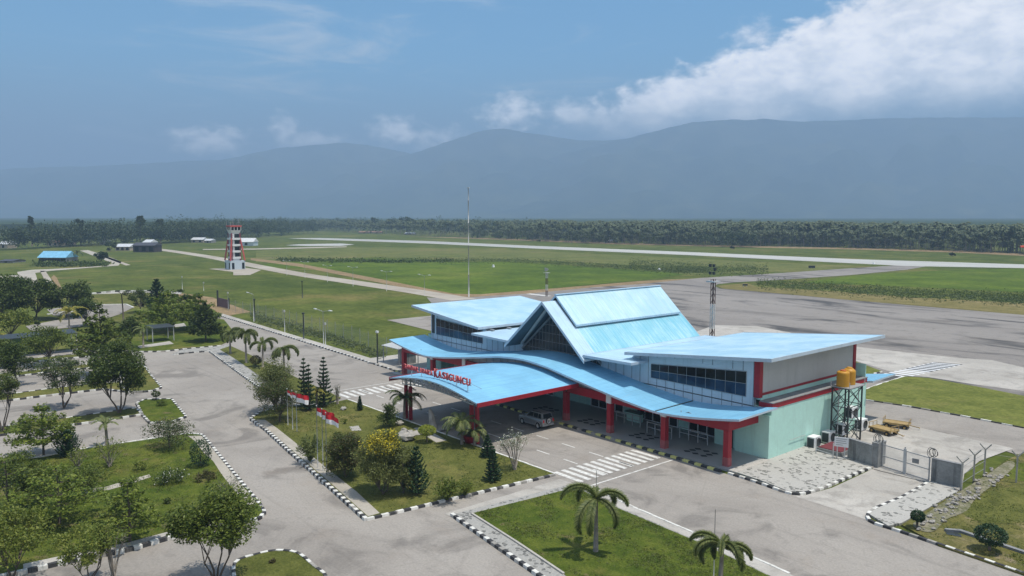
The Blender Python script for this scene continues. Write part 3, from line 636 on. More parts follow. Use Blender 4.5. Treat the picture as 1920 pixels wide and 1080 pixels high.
mb.build('spandrel', [paint('grey_spandrel_sheet', (0.42, 0.43, 0.44), 0.6, 0.12, 0.7, dirt=(0.25, 0.26, 0.27), dirtamt=0.5), M['grey']], T)
for r in ((-83.1, -79.2), (-40.2, -35.7)):
    mb = MB(); x = r[0]; i = 0
    while x < r[1] - .5:
        z1 = wz(x) - .16; z2 = wz(x + .75) - .16
        mb.bar((x, 52.4, 3.76 if i % 2 else z1), (x + .75, 52.4, z2 if i % 2 else 3.76), .05); mb.bar((x, 52.4, 3.76), (x, 52.4, z1), .05); x += .75; i += 1
    mb.build('porch_truss', M['grey'], T)
mb = MB()
for i in range(6):
    y = 52.7 + i * .62; mb.bar((-35.4, y, 3.75 if i % 2 else 4.2), (-35.4, y + .62, 4.2 if i % 2 else 3.75), .05)
mb.build('porch_truss', M['grey'], T)
# lower walls
for s, nm in ((1, 0), (-1, 1)):
    def mx(x): return x if s == 1 else 2 * CX - x
    def bx(mb, x0, x1, *r, mi=0): mb.box(min(mx(x0), mx(x1)), max(mx(x0), mx(x1)), *r, mi)
    mb = MB(); bx(mb, -37.6, -34.4, 56.4, 56.7, -.05, 3.72); bx(mb, -37.6, -34.4, 56.7, 73.0, -.05, 4.30); mb.build('lower_wall', M['mint'], T)
    mb = MB(); bx(mb, -35.6, -34.36, 56.72, 73.05, 4.301, 4.72); mb.build('red_band', M['red' if s == 1 else 'mint'], T)
    mb = MB(); bx(mb, -35.54, -34.30, 56.72, 73.1, 4.722, 4.78); mb.build('ledge', M['slab'], T)
    mb = MB(); bx(mb, -38.0, -35.55, 56.91, 72.9, 4.78, 5.16); mb.build('upper_plinth', M['mint'], T)
    mb = MB(); bx(mb, -38.0, -35.50, 56.91, 72.9, 5.161, 5.36); mb.build('red_trim', M['red'], T)
    mb = MB(); bx(mb, -38.0, -35.55, 56.9, 72.5, 5.361, 8.15 if s == 1 else 7.55)
    mb.build('upper_side_wall', M['clad'], T)
    mb = MB(); bx(mb, -36.0, -35.46, 56.52, 57.0, 5.02, 8.2 if s == 1 else 7.7); mb.build('corner_post', M['red' if s == 1 else 'dark'], T)
    mb = MB(); bx(mb, -36.0, -35.46, 72.5, 72.95, 4.82, 8.25 if s == 1 else 7.6); mb.build('corner_post', M['red' if s == 1 else 'dark'], T)
mb = MB(); mb.box(-84.2, -37.62, 58.5, 58.8, .1, 5.3); mb.build('entrance_wall', M['mint'], T)
mb = MB(); mb.box(-84.0, -34.5, 72.95, 73.05, 0, 6.0); mb.build('rear_wall', M['mint'], T)
mb = MB(); mb.box(-84.0, -34.7, 56.6, 72.7, 4.2, 4.28); mb.build('floor_slab', M['slab'], T)
for (x0, x1) in ((-43.9, -40.9), (-50.2, -45.2), (-56.5, -52.0), (-66.8, -62.3), (-73.5, -68.0), (-79.8, -76.0)):
    mb = MB(); n = max(2, round((x1 - x0) / 1.1)); w = (x1 - x0) / n
    for k in range(n + 1): mb.box(x0 + k * w - .05, x0 + k * w + .05, 58.40, 58.5, .15, 2.9)
    for z in (.15, 2.1, 2.85): mb.box(x0 + .05, x1 - .05, 58.41, 58.5, z, z + .09)
    d = mb.build('entrance_glazing', M['white'], T)
    mb = MB(); mb.quad((x0, 58.46, .2), (x1, 58.46, .2), (x1, 58.46, 2.9), (x0, 58.46, 2.9)); mb.build('pane', M['glass'], d)
mb = MB(); mb.box(-39.6, -38.5, 58.42, 58.52, .15, 2.6); mb.build('door', M['dark'], T)
mb = MB(); mb.box(-40.0, -37.62, 56.9, 58.5, .15, 3.9); mb.build('lobby_wall', M['mint'], T)
mb = MB(); mb.box(-38.9, -38.1, 56.85, 56.92, .16, 2.5); mb.build('door', M['dark'], T)
# upper front facades with ribbon windows
def wing_z(x): return (7.0 + (x + 49.2) * (8.55 - 7.0) / 15.4) if x > CX else (6.98 + (-72.0 - x) * (8.36 - 6.98) / 14.1)
for s, xo, xi, w0, w1 in ((1, -36.0, -52.8, -46.95, -36.75), (-1, -83.4, -66.2, -82.2, -72.6)):
    xs = np.linspace(min(xo, xi), max(xo, xi), 18); mb = MB()
    def tp(x): return wing_z(x) - .02 if (x > -49.0 or x < -72.1) else 6.02
    for a, b in zip(xs[:-1], xs[1:]):
        for (y, fl) in ((56.6, 0), (56.9, 1)):
            q = [(a, y, 3.3), (b, y, 3.3), (b, y, tp(b)), (a, y, tp(a))]; mb.add(q[::-1] if fl else q, [(0, 1, 2, 3)], 0)
    rr = random.Random(3)
    for x in np.arange(xs[0] + .4, xs[-1], 1.02):
        z1 = 4.9 if w0 - .1 < x < w1 + .1 else tp(x) - .05
        mb.box(x - .025, x + .025, 56.575, 56.60, 3.4, z1, 1)
        if w0 < x < w1 and rr.random() < .4: mb.box(x - .025, x + .025, 56.575, 56.60, 7.1 if tp(x) > 7.4 else 6.9, tp(x) - .05, 1)
    if s == -1: mb.quad((-83.42, 73, 3.9), (-83.42, 56.6, 3.9), (-83.42, 56.6, 8.1), (-83.42, 73, 8.1))
    mb.build('upper_facade', [M['panel'], paint('panel_joint', (0.22, 0.26, 0.29), 0.7)], T)
    def wt_(x): return 6.22 + (x - w0) * .082 if s == 1 else 6.98 + (x - w0) * -.050
    n = 10; dx = (w1 - w0) / n; fr = MB()
    zb = 4.93; midz = lambda x: zb + (wt_(x) - zb) * .52
    for k in range(n + 1):
        x = w0 + k * dx; fr.box(x - .013, x + .013, 56.54, 56.60, zb, wt_(x))
    for f_ in (lambda x: zb, midz, wt_):
        fr.hexa([(w0, 56.53, f_(w0) - .018), (w1, 56.53, f_(w1) - .018), (w1, 56.6, f_(w1) - .018), (w0, 56.6, f_(w0) - .018)],
                [(w0, 56.53, f_(w0) + .018), (w1, 56.53, f_(w1) + .018), (w1, 56.6, f_(w1) + .018), (w0, 56.6, f_(w0) + .018)])
    wn = fr.build('ribbon_window', M['grey'], T)
    mb = MB(); y = 56.56
    mb.quad((w0, y, midz(w0)), (w1, y, midz(w1)), (w1, y, wt_(w1)), (w0, y, wt_(w0)), 0)
    mb.quad((w0, y, zb), (w1, y, zb), (w1, y, midz(w1)), (w0, y, midz(w0)), 1)
    mb.build('pane', [M['glass'], M['glassb']], wn)
# wing roofs and flat skirts
def flat_roof(name, x0, x1, z0, z1, y0, y1, th, mtop):
    mb = MB()
    mb.quad((x0, y0, z0), (x1, y0, z1), (x1, y1, z1), (x0, y1, z0), 0)
    mb.quad((x0, y1, z0 - th), (x1, y1, z1 - th), (x1, y0, z1 - th), (x0, y0, z0 - th), 1)
    e = .06
    mb.hexa([(x0, y0 - e, z0 - th), (x1, y0 - e, z1 - th), (x1, y0, z1 - th), (x0, y0, z0 - th)], [(x0, y0 - e, z0 + .03), (x1, y0 - e, z1 + .03), (x1, y0, z1 + .03), (x0, y0, z0 + .03)], 1)
    mb.hexa([(x0, y1, z0 - th), (x1, y1, z1 - th), (x1, y1 + e, z1 - th), (x0, y1 + e, z0 - th)], [(x0, y1, z0 + .03), (x1, y1, z1 + .03), (x1, y1 + e, z1 + .03), (x0, y1 + e, z0 + .03)], 1)
    for x, z, d in ((x0, z0, -e), (x1, z1, e)):
        a, b = min(x, x + d), max(x, x + d); mb.box(a, b, y0 - e, y1 + e, z - th, z + .03, 1)
    return mb.build(name, [mtop, M['trim']], T)
flat_roof('wing_roof', -49.2, -33.8, 7.15, 8.66, 55.45, 75.0, .26, M['roofw'])
flat_roof('wing_roof', -86.1, -72.0, 8.42, 7.02, 55.45, 74.0, .26, M['roofw'])
flat_roof('skirt_roof', -53.55, -47.4, 6.42, 6.50, 54.25, 74.0, .22, M['rooff'])
flat_roof('skirt_roof', -71.6, -65.05, 6.50, 6.42, 54.25, 74.0, .22, M['rooff'])
for k in range(6): mb = MB(); mb.box(-71.8, -71.2, 57.0 + k * 2.6, 57.3 + k * 2.6, 6.52, 6.7); mb.build('roof_bracket', M['grey'], T)
# gable
APX, EAVE = 11.21, 6.0; RUN = 6.02
mb = MB()
def sl(d, z): return APX - d * (APX - EAVE) / RUN + z
for sg in (-1, 1):
    e = RUN; th = .2
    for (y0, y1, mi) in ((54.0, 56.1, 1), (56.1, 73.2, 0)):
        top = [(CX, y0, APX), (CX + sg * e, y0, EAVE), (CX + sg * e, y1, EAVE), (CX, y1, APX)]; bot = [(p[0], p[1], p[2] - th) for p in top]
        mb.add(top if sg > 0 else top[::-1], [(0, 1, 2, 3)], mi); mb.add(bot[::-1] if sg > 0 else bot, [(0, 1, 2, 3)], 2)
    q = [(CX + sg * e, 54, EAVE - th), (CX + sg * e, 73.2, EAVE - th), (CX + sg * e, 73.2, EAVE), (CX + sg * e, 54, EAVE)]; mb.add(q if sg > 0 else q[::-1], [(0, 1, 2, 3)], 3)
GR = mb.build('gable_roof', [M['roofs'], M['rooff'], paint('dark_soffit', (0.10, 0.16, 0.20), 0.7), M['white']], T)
for sg in (-1, 1):
    for y in (53.93, 73.2):
        mb = MB(); a = (CX, APX + .04); b = (CX + sg * (RUN + .08), EAVE - .03); h = .32
        mb.hexa([(a[0], y, a[1] - h), (b[0], y, b[1] - h), (b[0], y + .07, b[1] - h), (a[0], y + .07, a[1] - h)], [(a[0], y, a[1]), (b[0], y, b[1]), (b[0], y + .07, b[1]), (a[0], y + .07, a[1])])
        mb.build('bargeboard', M['trim'], GR)
    mb = MB(); x = CX + sg * (RUN - .35); z = EAVE + .30                 # flashing where the slope meets the skirt
    mb.bar((x, 56.0, z + .04), (x, 73.1, z + .04), .28, .05); mb.build('eave_flashing', M['rooff'], GR)
    mb = MB(); d = RUN * .62; mb.bar((CX + sg * .45, 55.0, sl(.45, -.55)), (CX + sg * (RUN - .55), 55.9, sl(RUN - .55, -.50)), .22, .22); mb.build('rafter', M['galv'], GR)
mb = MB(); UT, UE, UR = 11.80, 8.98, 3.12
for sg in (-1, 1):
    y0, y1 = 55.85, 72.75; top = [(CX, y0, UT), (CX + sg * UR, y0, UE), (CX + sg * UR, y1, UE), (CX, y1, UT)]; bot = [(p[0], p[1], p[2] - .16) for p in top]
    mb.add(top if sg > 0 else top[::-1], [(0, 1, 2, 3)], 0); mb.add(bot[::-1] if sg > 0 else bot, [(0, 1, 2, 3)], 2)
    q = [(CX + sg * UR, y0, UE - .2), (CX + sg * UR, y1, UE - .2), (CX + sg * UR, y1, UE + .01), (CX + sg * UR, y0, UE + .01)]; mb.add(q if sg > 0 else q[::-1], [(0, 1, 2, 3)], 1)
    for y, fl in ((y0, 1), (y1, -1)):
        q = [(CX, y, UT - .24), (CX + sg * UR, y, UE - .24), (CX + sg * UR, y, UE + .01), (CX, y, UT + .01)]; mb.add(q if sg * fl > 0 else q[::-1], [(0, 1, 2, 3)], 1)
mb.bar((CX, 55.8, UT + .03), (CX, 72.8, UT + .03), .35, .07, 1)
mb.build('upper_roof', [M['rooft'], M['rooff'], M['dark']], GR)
mb = MB()                                                               # glazed gable end
gx0, gx1, gz0, gzt = CX - 5.9, CX + 5.9, 4.0, 10.35
gline = lambda x: gzt - abs(x - CX) * (gzt - 5.35) / 5.9
xs = sorted(set(list(np.linspace(gx0, gx1, 17)) + [CX]))
for a, b in zip(xs[:-1], xs[1:]): mb.quad((a, 56.55, gz0), (b, 56.55, gz0), (b, 56.55, gline(b)), (a, 56.55, gline(a)))
GW = mb.build('gable_glazing', M['glassg'], T); mb = MB()
for x in np.linspace(gx0, gx1, 23): mb.box(x - .016, x + .016, 56.49, 56.54, gz0, gline(x))
for z in (5.7, 6.6, 7.5, 8.4):
    hw = 5.9 * (gzt - z) / (gzt - 5.35)
    if hw > .4: mb.box(CX - min(5.9, hw), CX + min(5.9, hw), 56.48, 56.535, z, z + .05)
for sg in (-1, 1): mb.bar((CX, 56.46, gzt + .08), (CX + sg * 6.0, 56.46, 5.33), .14, .22)
mb.build('mullion', M['slab'], GW)
mb = MB(); mb.box(CX - 6.9, CX - 5.9, 56.56, 56.85, 3.6, 6.1); mb.build('gable_cheek', M['panel'], T)
mb = MB(); mb.box(CX + 5.9, CX + 6.9, 56.56, 56.85, 3.6, 6.1); mb.build('gable_cheek', M['panel'], T)
# canopy over the drive
ARCH = [(0, 4.86), (2.0, 4.78), (4.2, 4.52), (6.0, 4.22), (7.1, 4.04)]
cz = lambda x: hermite(ARCH, abs(x + 59.2)); CXS = list(np.linspace(-66.3, -52.1, 33))
slab_profile('canopy_roof', CXS, cz, 40.0, 52.1, .10, [M['roofp'], M['trim']], T, 0.06, .10)
for x, d in ((-66.3, -.08), (-52.1, .08)):
    mb = MB(); z = cz(x); mb.hexa([(x, 39.95, z - .32), (x + d, 39.95, z - .32), (x + d, 52.1, z - .26), (x, 52.1, z - .26)][::1 if d > 0 else -1], [(x, 39.95, z + .05), (x + d, 39.95, z + .05), (x + d, 52.1, z + .11), (x, 52.1, z + .11)][::1 if d > 0 else -1])
    mb.build('canopy_fascia', M['red'], T)
for yy in (40.7, 46.2):
    mb = MB(); x0, x1 = -65.1, -53.6; n = 17; bz = lambda x: 3.45 + .42 * math.cos((x + 59.2) / 6.0 * 1.35)
    xs = np.linspace(x0, x1, n)
    for i in range(n - 1):
        a, b = xs[i], xs[i + 1]; mb.bar((a, yy, bz(a)), (b, yy, bz(b)), .09); mb.bar((a, yy, cz(a) - .15), (b, yy, cz(b) - .15), .09)
        mb.bar((a, yy, bz(a)), (a, yy, cz(a) - .15), .05)
        mb.bar((a, yy, bz(a) if i % 2 else cz(a) - .15), (b, yy, cz(b) - .15 if i % 2 else bz(b)), .045)
    mb.build('canopy_truss', M['galv'], T)
for x in (-65.15, -64.35, -54.4, -53.6):
    mb = MB(); mb.box(x - .14, x + .14, 41.0, 41.28, 0, 3.35); c = mb.build('canopy_post', M['red'], T)
    mb = MB(); mb.box(x - .06, x + .06, 41.1, 41.22, 3.352, cz(x) - .12); mb.build('post_head', M['galv'], c)
# letters standing on the canopy
S = thing('rooftop_sign', 'red raised letters on thin posts along the front edge of the blue canopy', 'sign', (-59.3, 41.0, 4.9))
fsum = 0
def letter(ch, x, z, h, w):
    cu = bpy.data.curves.new('letter', 'FONT'); cu.body = ch; cu.size = 1.0; cu.extrude = 0.06; cu.offset = 0.02
    t = bpy.data.objects.new('tmp', cu); COL.objects.link(t); dg = bpy.context.evaluated_depsgraph_get(); me = bpy.data.meshes.new_from_object(t.evaluated_get(dg))
    bpy.data.objects.remove(t)
    co = np.array([v.co[:] for v in me.vertices]); mn, mxx = co.min(0), co.max(0); sx_ = w / (mxx[0] - mn[0]); sy = h / (mxx[1] - mn[1])
    P = np.stack([(co[:, 0] - mn[0]) * sx_, -co[:, 2], (co[:, 1] - mn[1]) * sy], 1)
    me.vertices.foreach_set('co', P.astype(np.float32).ravel()); me.materials.clear(); me.materials.append(M['lside']); me.materials.append(M['lred']); me.update()
    for f in me.polygons: f.material_index = 1 if f.normal.y < -.5 else 0
    me.update(); o = bpy.data.objects.new('letter', me); COL.objects.link(o); o.parent = S; o.location = (x + 59.3, 0, z - 4.9); return o
M['lside'] = paint('pink_letter_edge', (0.50, 0.13, 0.13), 0.5, 0.08, 1.0)
M['lred'] = paint('red_letter_face', (0.55, 0.02, 0.03), 0.5, 0.08, 1.0)
x = -65.2
for wd in ('BANDAR', 'UDARA'):
    for ch in wd: letter(ch, x, 5.04, .46, .35); x += .43
    x += .27
for k, ch in enumerate('KASIGUNCU'):
    if k == 0: x = -60.0; letter(ch, x, 4.98, .84, .60); x += .67
    else:
        w = .20 if ch == 'I' else .52; letter(ch, x, 5.04, .66, w); x += w + .155
mb = MB(); mb.bar((-64.95, 41.09, 5.08), (x - .1, 41.09, 5.08), .04); mb.bar((-64.95, 41.09, 5.34), (x - .1, 41.09, 5.34), .03); mb.build('letter_rail', M['grey'], S)
for px_ in (-64.0, -62.3, -59.3, -56.6, -54.9):
    mb = MB(); mb.bar((px_, 41.1, cz(px_) - .02), (px_, 41.1, 5.12), .05); mb.build('sign_post', M['galv'], S)
    mb = MB(); mb.bar((px_, 41.1, 5.3), (px_ + .1, 42.6, cz(px_) + .01), .03); mb.build('stay', M['grey'], S)
# ------------------------------------------------------------------ things around the terminal
def railing(x0, x1, y, label):
    o = thing('queue_railing', label, 'railing', (x0, y, .15), 'queue railings on the porch'); mb = MB()
    for z in (.55, 1.0): mb.bar((x0, y, .15 + z), (x1, y, .15 + z), .05)
    mb.build('rail', M['galv'], o)
    n = max(2, round((x1 - x0) / 1.1))
    for k in range(n + 1):
        xx = x0 + (x1 - x0) * k / n; mb = MB(); mb.bar((xx, y, .15), (xx, y, 1.18), .06); mb.build('post', M['galv'], o)
railing(-46.0, -43.2, 55.0, 'steel queue railing behind the second column from the right porch end, nearest the kerb')
railing(-43.0, -40.0, 55.9, 'steel queue railing in front of the rightmost glass doors under the porch')
railing(-50.6, -47.6, 55.9, 'steel queue railing between the second and third porch columns from the right')
o = thing('counter', 'dark green topped counter under the porch behind the third column from the right', 'counter', (-49.4, 57.2, .15)); mb = MB()
mb.box(-50.2, -48.6, 56.9, 57.5, .15, 1.0); mb.build('cabinet', M['mint'], o); mb = MB(); mb.box(-50.4, -48.4, 56.8, 57.6, 1.002, 1.08); mb.build('counter_top', paint('dark_green_top', (0.02, 0.09, 0.06), 0.5), o)

# silver car
def car():
    o = thing('parked_car', 'silver sport utility car parked under the blue canopy with its spare wheel at the back', 'car', (-54.95, 49.25, 0.012), rz=math.pi)
    # local frame: +x is the nose, built with the front towards -X of the site through the half turn
    W = 0.86
    def section(x, z0, z1, zb, w0, w1, wt):
        return [(x, -w0 * .92, z0), (x, -w0, z0 + .18), (x, -w0, (z0 + zb) / 2 + .1), (x, -w1, zb), (x, -wt, z1), (x, wt, z1), (x, w1, zb), (x, w0, (z0 + zb) / 2 + .1), (x, w0, z0 + .18), (x, w0 * .92, z0)]
    lo = [(2.06, .34, .74, .70, .66, .60, .55), (1.98, .26, .86, .84, .80, .74, .66), (1.60, .24, .98, .96, .86, .80, .72), (1.05, .24, 1.07, 1.04, .87, .83, .76), (.80, .24, 1.10, 1.06, .87, .83, .78),
          (-1.85, .26, 1.10, 1.06, .87, .84, .80), (-2.0, .30, 1.08, 1.03, .84, .80, .76), (-2.06, .40, 1.0, .96, .80, .76, .72)]
    vs = []; fs = []
    for s in lo: vs += section(s[0], *s[1:])
    n = 10
    for i in range(len(lo) - 1):
        for k in range(n - 1): fs.append((i * n + k, (i + 1) * n + k, (i + 1) * n + k + 1, i * n + k + 1))
        fs.append((i * n + n - 1, (i + 1) * n + n - 1, (i + 1) * n, i * n))
    fs.append(tuple(range(n - 1, -1, -1))[::-1]); fs.append(tuple(len(vs) - n + k for k in range(n))[::-1])
    mb = MB(); mb.add(vs, fs, 0, True); b = mb.build('body', M['silver'], None); b.parent = o
    def part(mbx, name, mat, par): q = bpy.data.objects.new(name, mbx.mesh(name, mat)); COL.objects.link(q); q.parent = par; return q
    # cabin: pillars and roof
    mb = MB(); cab = [(.78, 1.06, .80), (.10, 1.62, .66), (-.05, 1.67, .66), (-1.55, 1.68, .66), (-1.78, 1.62, .66), (-1.97, 1.07, .76)]
    vs = []; fs = []
    for (x, z, w) in cab: vs += [(x, -w, z), (x, w, z)]
    for i in range(5): fs.append((2 * i, 2 * i + 2, 2 * i + 3, 2 * i + 1))
    fs.append((0, 2, 4, 6, 8, 10)[::-1]); fs.append((1, 3, 5, 7, 9, 11)); mb.add(vs, fs); part(mb, 'cabin', M['silver'], o)
    mb = MB(); mb.quad((.74, -.70, 1.11), (.74, .70, 1.11), (.16, .60, 1.585), (.16, -.60, 1.585)); part(mb, 'windscreen', M['glass'], o)
    mb = MB(); mb.quad((-1.965, -.64, 1.13), (-1.965, .64, 1.13), (-1.81, .56, 1.58), (-1.81, -.56, 1.58)); part(mb, 'rear_window', M['glass'], o)
    for sg in (-1, 1):
        for (a, b_) in ((.50, -.42), (-.50, -1.20), (-1.27, -1.72)):
            mb = MB(); t0, t1 = (min(a - .02, .03) if a > 0 else a), b_; z0, z1 = 1.13, 1.58
            w = lambda z: (.80 - (z - 1.06) * .24) * sg + .012 * sg
            a0 = a; a1 = a if a < 0 else .10
            mb.quad((a0, w(z0), z0), (b_, w(z0), z0), (b_ + (.10 if b_ < -1.6 else 0), w(z1), z1), (a1, w(z1), z1)); part(mb, 'side_window', M['glass'], o)
        mb = MB(); mb.box(-2.075, -1.99, sg * .70 - .09, sg * .70 + .09, .72, 1.02); part(mb, 'tail_light', M['lred'], o)
        mb = MB(); mb.box(1.93, 2.055, sg * .56 - .14, sg * .56 + .14, .66, .80); part(mb, 'headlight', M['white'], o)
        mb = MB(); mb.bar((.55, sg * .86, 1.08), (.50, sg * 1.0, 1.12), .10, .14); part(mb, 'door_mirror', M['silver'], o)
        mb = MB(); mb.bar((-.1, sg * .58, 1.70), (-1.5, sg * .58, 1.71), .04); part(mb, 'roof_rail', M['dark'], o)
        for x in (1.30, -1.30):
            mb = MB(); mb.tube([(x, sg * .62, .34), (x, sg * .88, .34)], .345, 20); wl = part(mb, 'wheel', M['black'], o)
            mb = MB(); mb.tube([(x, sg * .885, .34), (x, sg * .895, .34)], .21, 12); part(mb, 'rim', M['galv'], wl)
            mb = MB(); mb.tube([(x + .42 * math.cos(t), sg * .872, .34 + .42 * math.sin(t)) for t in np.linspace(0, math.pi, 12)], .045, 6); part(mb, 'wheel_arch', M['grey'], o)
        mb = MB(); mb.box(-.92, .88, sg * .87 - .02, sg * .87 + .02, .30, .44); part(mb, 'sill', M['grey'], o)
    mb = MB(); mb.box(-2.10, -1.95, -.80, .80, .36, .54); part(mb, 'rear_bumper', M['grey'], o)
    mb = MB(); mb.tube([(-2.02, .05, .86), (-2.22, .05, .86)], .33, 22); sp = part(mb, 'spare_wheel', M['black'], o)
    mb = MB(); mb.tube([(-2.221, .05, .86), (-2.245, .05, .86)], [.27, .24], 20); part(mb, 'spare_cover', M['white'], sp)
    mb = MB(); mb.box(-2.252, -2.244, -.12, .22, .82, .90); part(mb, 'plate', M['dark'], sp)
    o.scale = (.87, .87, .9)
    return o
car()
o = thing('planter', 'red planter tub at the foot of the right canopy posts', 'planter', (-54.0, 40.6, .15)); mb = MB()
mb.lathe([(.42, 0), (.55, .5), (.60, .62), (.5, .62)], (-54.0, 40.6, .15), 20); mb.build('tub', M['red'], o); mb = MB(); mb.lathe([(.5, .58), (.1, .66)], (-54.0, 40.6, .15), 16); mb.build('soil', M['bark'], o)
gx = G(812, 806); o = thing('garden_sculpture', 'pale upright boulder sculpture at the shaded edge of the canopy path', 'sculpture', (gx[0], gx[1], .15)); mb = MB()
mb.tube([(gx[0], gx[1], .1), (gx[0] - .1, gx[1], .7), (gx[0] - .35, gx[1] + .05, 1.4), (gx[0] - .55, gx[1], 1.95)], [.45, .34, .26, .08], 7); mb.build('stone', M['rock'], o)

# water tower and tanks
o = thing('tank_stand', 'dark green lattice steel stand beside the mint wall carrying two yellow tanks', 'tank stand', (-33.15, 66.8, 0)); X0, X1, Y0, Y1, H = -33.9, -32.4, 65.6, 68.0, 5.0
for x in (X0, X1):
    for y in (Y0, Y1):
        mb = MB(); mb.bar((x, y, 0), (x, y, H), .11); mb.build('leg', M['dark'], o)
for (a, b_) in (((X0, Y0), (X1, Y0)), ((X1, Y0), (X1, Y1)), ((X1, Y1), (X0, Y1)), ((X0, Y1), (X0, Y0))):
    mb = MB()
    for z in (1.65, 3.3, 4.94): mb.bar((*a, z), (*b_, z), .06)
    for z in (0.05, 1.65, 3.3): mb.bar((*a, z), (*b_, z + 1.62), .05); mb.bar((*b_, z), (*a, z + 1.62), .05)
    mb.build('brace', M['dark'], o)
mb = MB(); mb.box(X0 - .15, X1 + .15, Y0 - .15, Y1 + .3, H, H + .07); mb.build('platform', M['grey'], o)
mb = MB()
for (x, y) in ((X0 - .1, Y0 - .1), (X1 + .1, Y0 - .1), (X1 + .1, Y1 + .25)): mb.bar((x, y, H), (x, y, H + .6), .04)
mb.bar((X0 + .5, Y0 + .2, 0), (X0 + .5, Y0 + .2, H), .07); mb.bar((X1 - .3, Y1, 0), (X1 - .3, Y1, H), .06); mb.build('pipe', M['galv'], o)
for i, (x, y, h) in enumerate(((-33.2, 66.05, 1.30), (-33.3, 67.35, 1.28))):
    o = thing('water_tank', ('round yellow plastic water tank on the lattice stand, the one nearer the front' if i == 0 else 'round yellow plastic water tank with domed lid on the lattice stand, farther from the front'), 'water tank', (x, y, H + .07), 'yellow tanks on the stand')
    mb = MB(); mb.lathe([(.53, 0), (.545, .05)] + [(.53 + (.012 if k % 2 else 0), .1 + k * (h - .2) / 9) for k in range(10)] + [(.51, h - .03), (.44, h + .03)] + ([(.30, h + .16)] if i else [(.2, h + .07)]), (x, y, H + .07), 28); mb.build('shell', M['tank'], o)
    mb = MB(); mb.lathe([(.25, 0), (.25, .09), (.2, .11)], (x, y, H + .07 + h + (.14 if i else .05)), 18); mb.build('lid', M['tank'] if i else paint('orange_lid', (0.5, 0.12, 0.02), 0.5), o)
# air conditioner outdoor units along the mint wall
for i, (y, z, lab) in enumerate(((62.7, .05, 'white outdoor air unit on the ground beside the maroon topped plinth'), (65.2, .05, 'white outdoor air unit on the ground behind the near leg of the tank stand'),
                                 (67.6, .35, 'white outdoor air unit inside the tank stand, half hidden by its legs'), (69.2, 1.6, 'dark backed outdoor air unit hung high on the mint wall beyond the tank stand'), (71.2, .15, 'white outdoor air unit at the far back corner of the mint wall'))):
    o = thing('outdoor_unit', lab, 'air conditioner', (-33.9, y, z), 'outdoor air conditioner units along the mint wall'); mb = MB(); mb.box(-34.25, -33.55, y - .55, y + .55, z, z + 1.0)
    mb.build('casing', M['white'], o); mb = MB(); mb.tube([(-33.55, y + .12, z + .5), (-33.50, y + .12, z + .5)], .38, 18); mb.build('fan_grille', M['dark'], o)
    mb = MB(); mb.box(-34.2, -33.6, y - .57, y - .551, z + .1, z + .9); mb.build('coil', M['dark'], o)
# plinth, notice board, gate
o = thing('septic_plinth', 'low concrete plinth with a maroon top beside the mint wall', 'plinth', (-31.7, 62.2, 0)); mb = MB(); mb.box(-33.0, -30.8, 61.5, 64.0, 0, .50); mb.build('plinth_wall', M['concrete_wall'], o)
mb = MB(); mb.box(-32.9, -30.9, 61.6, 63.9, .502, .56); mb.build('plinth_top', M['maroon'], o)
o = thing('pipe_railing', 'thin grey pipe railing around the maroon topped plinth', 'railing', (-32, 61, 0)); mb = MB()
for (x, y) in ((-32.7, 60.9), (-31.0, 60.5)): mb.bar((x, y, 0), (x, y, 1.5), .06)
mb.bar((-32.7, 60.9, .5), (-31.0, 60.5, .5), .05); mb.bar((-34.3, 59.5, 1.2), (-34.3, 62.0, 1.2), .03); mb.build('rail', M['galv'], o)
p0 = G(1569, 862); p1 = G(1583, 864); o = thing('notice_board', 'white notice board with faint text lines on two posts at the gate', 'notice board', p0)
d = Vector((p1[0] - p0[0], p1[1] - p0[1], 0)); d.normalize()
for p in (p0, p1):
    mb = MB(); mb.bar(p, (p[0], p[1], 1.95), .06); mb.build('post', M['galv'], o)
A_ = Vector(p0) - d * .25 + Vector((.05, -.05, 0)); B_ = Vector(p1) + d * .25 + Vector((.05, -.05, 0)); mb = MB(); q = Vector((d.y, -d.x, 0)) * .03
mb.hexa([A_ + q + Vector((0, 0, 1.15)), B_ + q + Vector((0, 0, 1.15)), B_ - q + Vector((0, 0, 1.15)), A_ - q + Vector((0, 0, 1.15))], [A_ + q + Vector((0, 0, 1.95)), B_ + q + Vector((0, 0, 1.95)), B_ - q + Vector((0, 0, 1.95)), A_ - q + Vector((0, 0, 1.95))]); mb.build('board', M['white'], o)
mb = MB()
for k in range(4):
    z = 1.82 - k * .17; a = A_.lerp(B_, .10) + q * 1.2; b_ = A_.lerp(B_, (.9, .8, .86, .6)[k]) + q * 1.2; mb.bar(a + Vector((0, 0, z)), b_ + Vector((0, 0, z)), .015, .045)
mb.build('text_line', M['grey'], o)
def cwall(pts, h, label):
    o = thing('gate_wall', label, 'wall', (pts[0][0], pts[0][1], 0), 'concrete gate walls'); mb = MB()
    for i, (a, b_) in enumerate(zip(pts[:-1], pts[1:])): mb.bar((a[0], a[1], h / 2), (b_[0], b_[1], h / 2), .25, h)
    mb.build('wall', M['concrete_wall'], o); mb = MB()
    for (a, b_) in zip(pts[:-1], pts[1:]): mb.bar((a[0], a[1], h + .035), (b_[0], b_[1], h + .035), .32, .07)
    mb.build('coping', M['slab'], o)
    return o
cwall([(-30.4, 61.9), (-28.1, 61.35)], 1.75, 'stained concrete wall panel left of the mesh gate')
mb = MB(); mb.box(-28.22, -27.7, 61.3, 62.3, 0, 2.05); mb.build('pier', M['concrete_wall'], cwall([(-27.95, 62.32), (-27.95, 62.9)], 1.9, 'short grey concrete return wall with pier at the left gate hinge'))
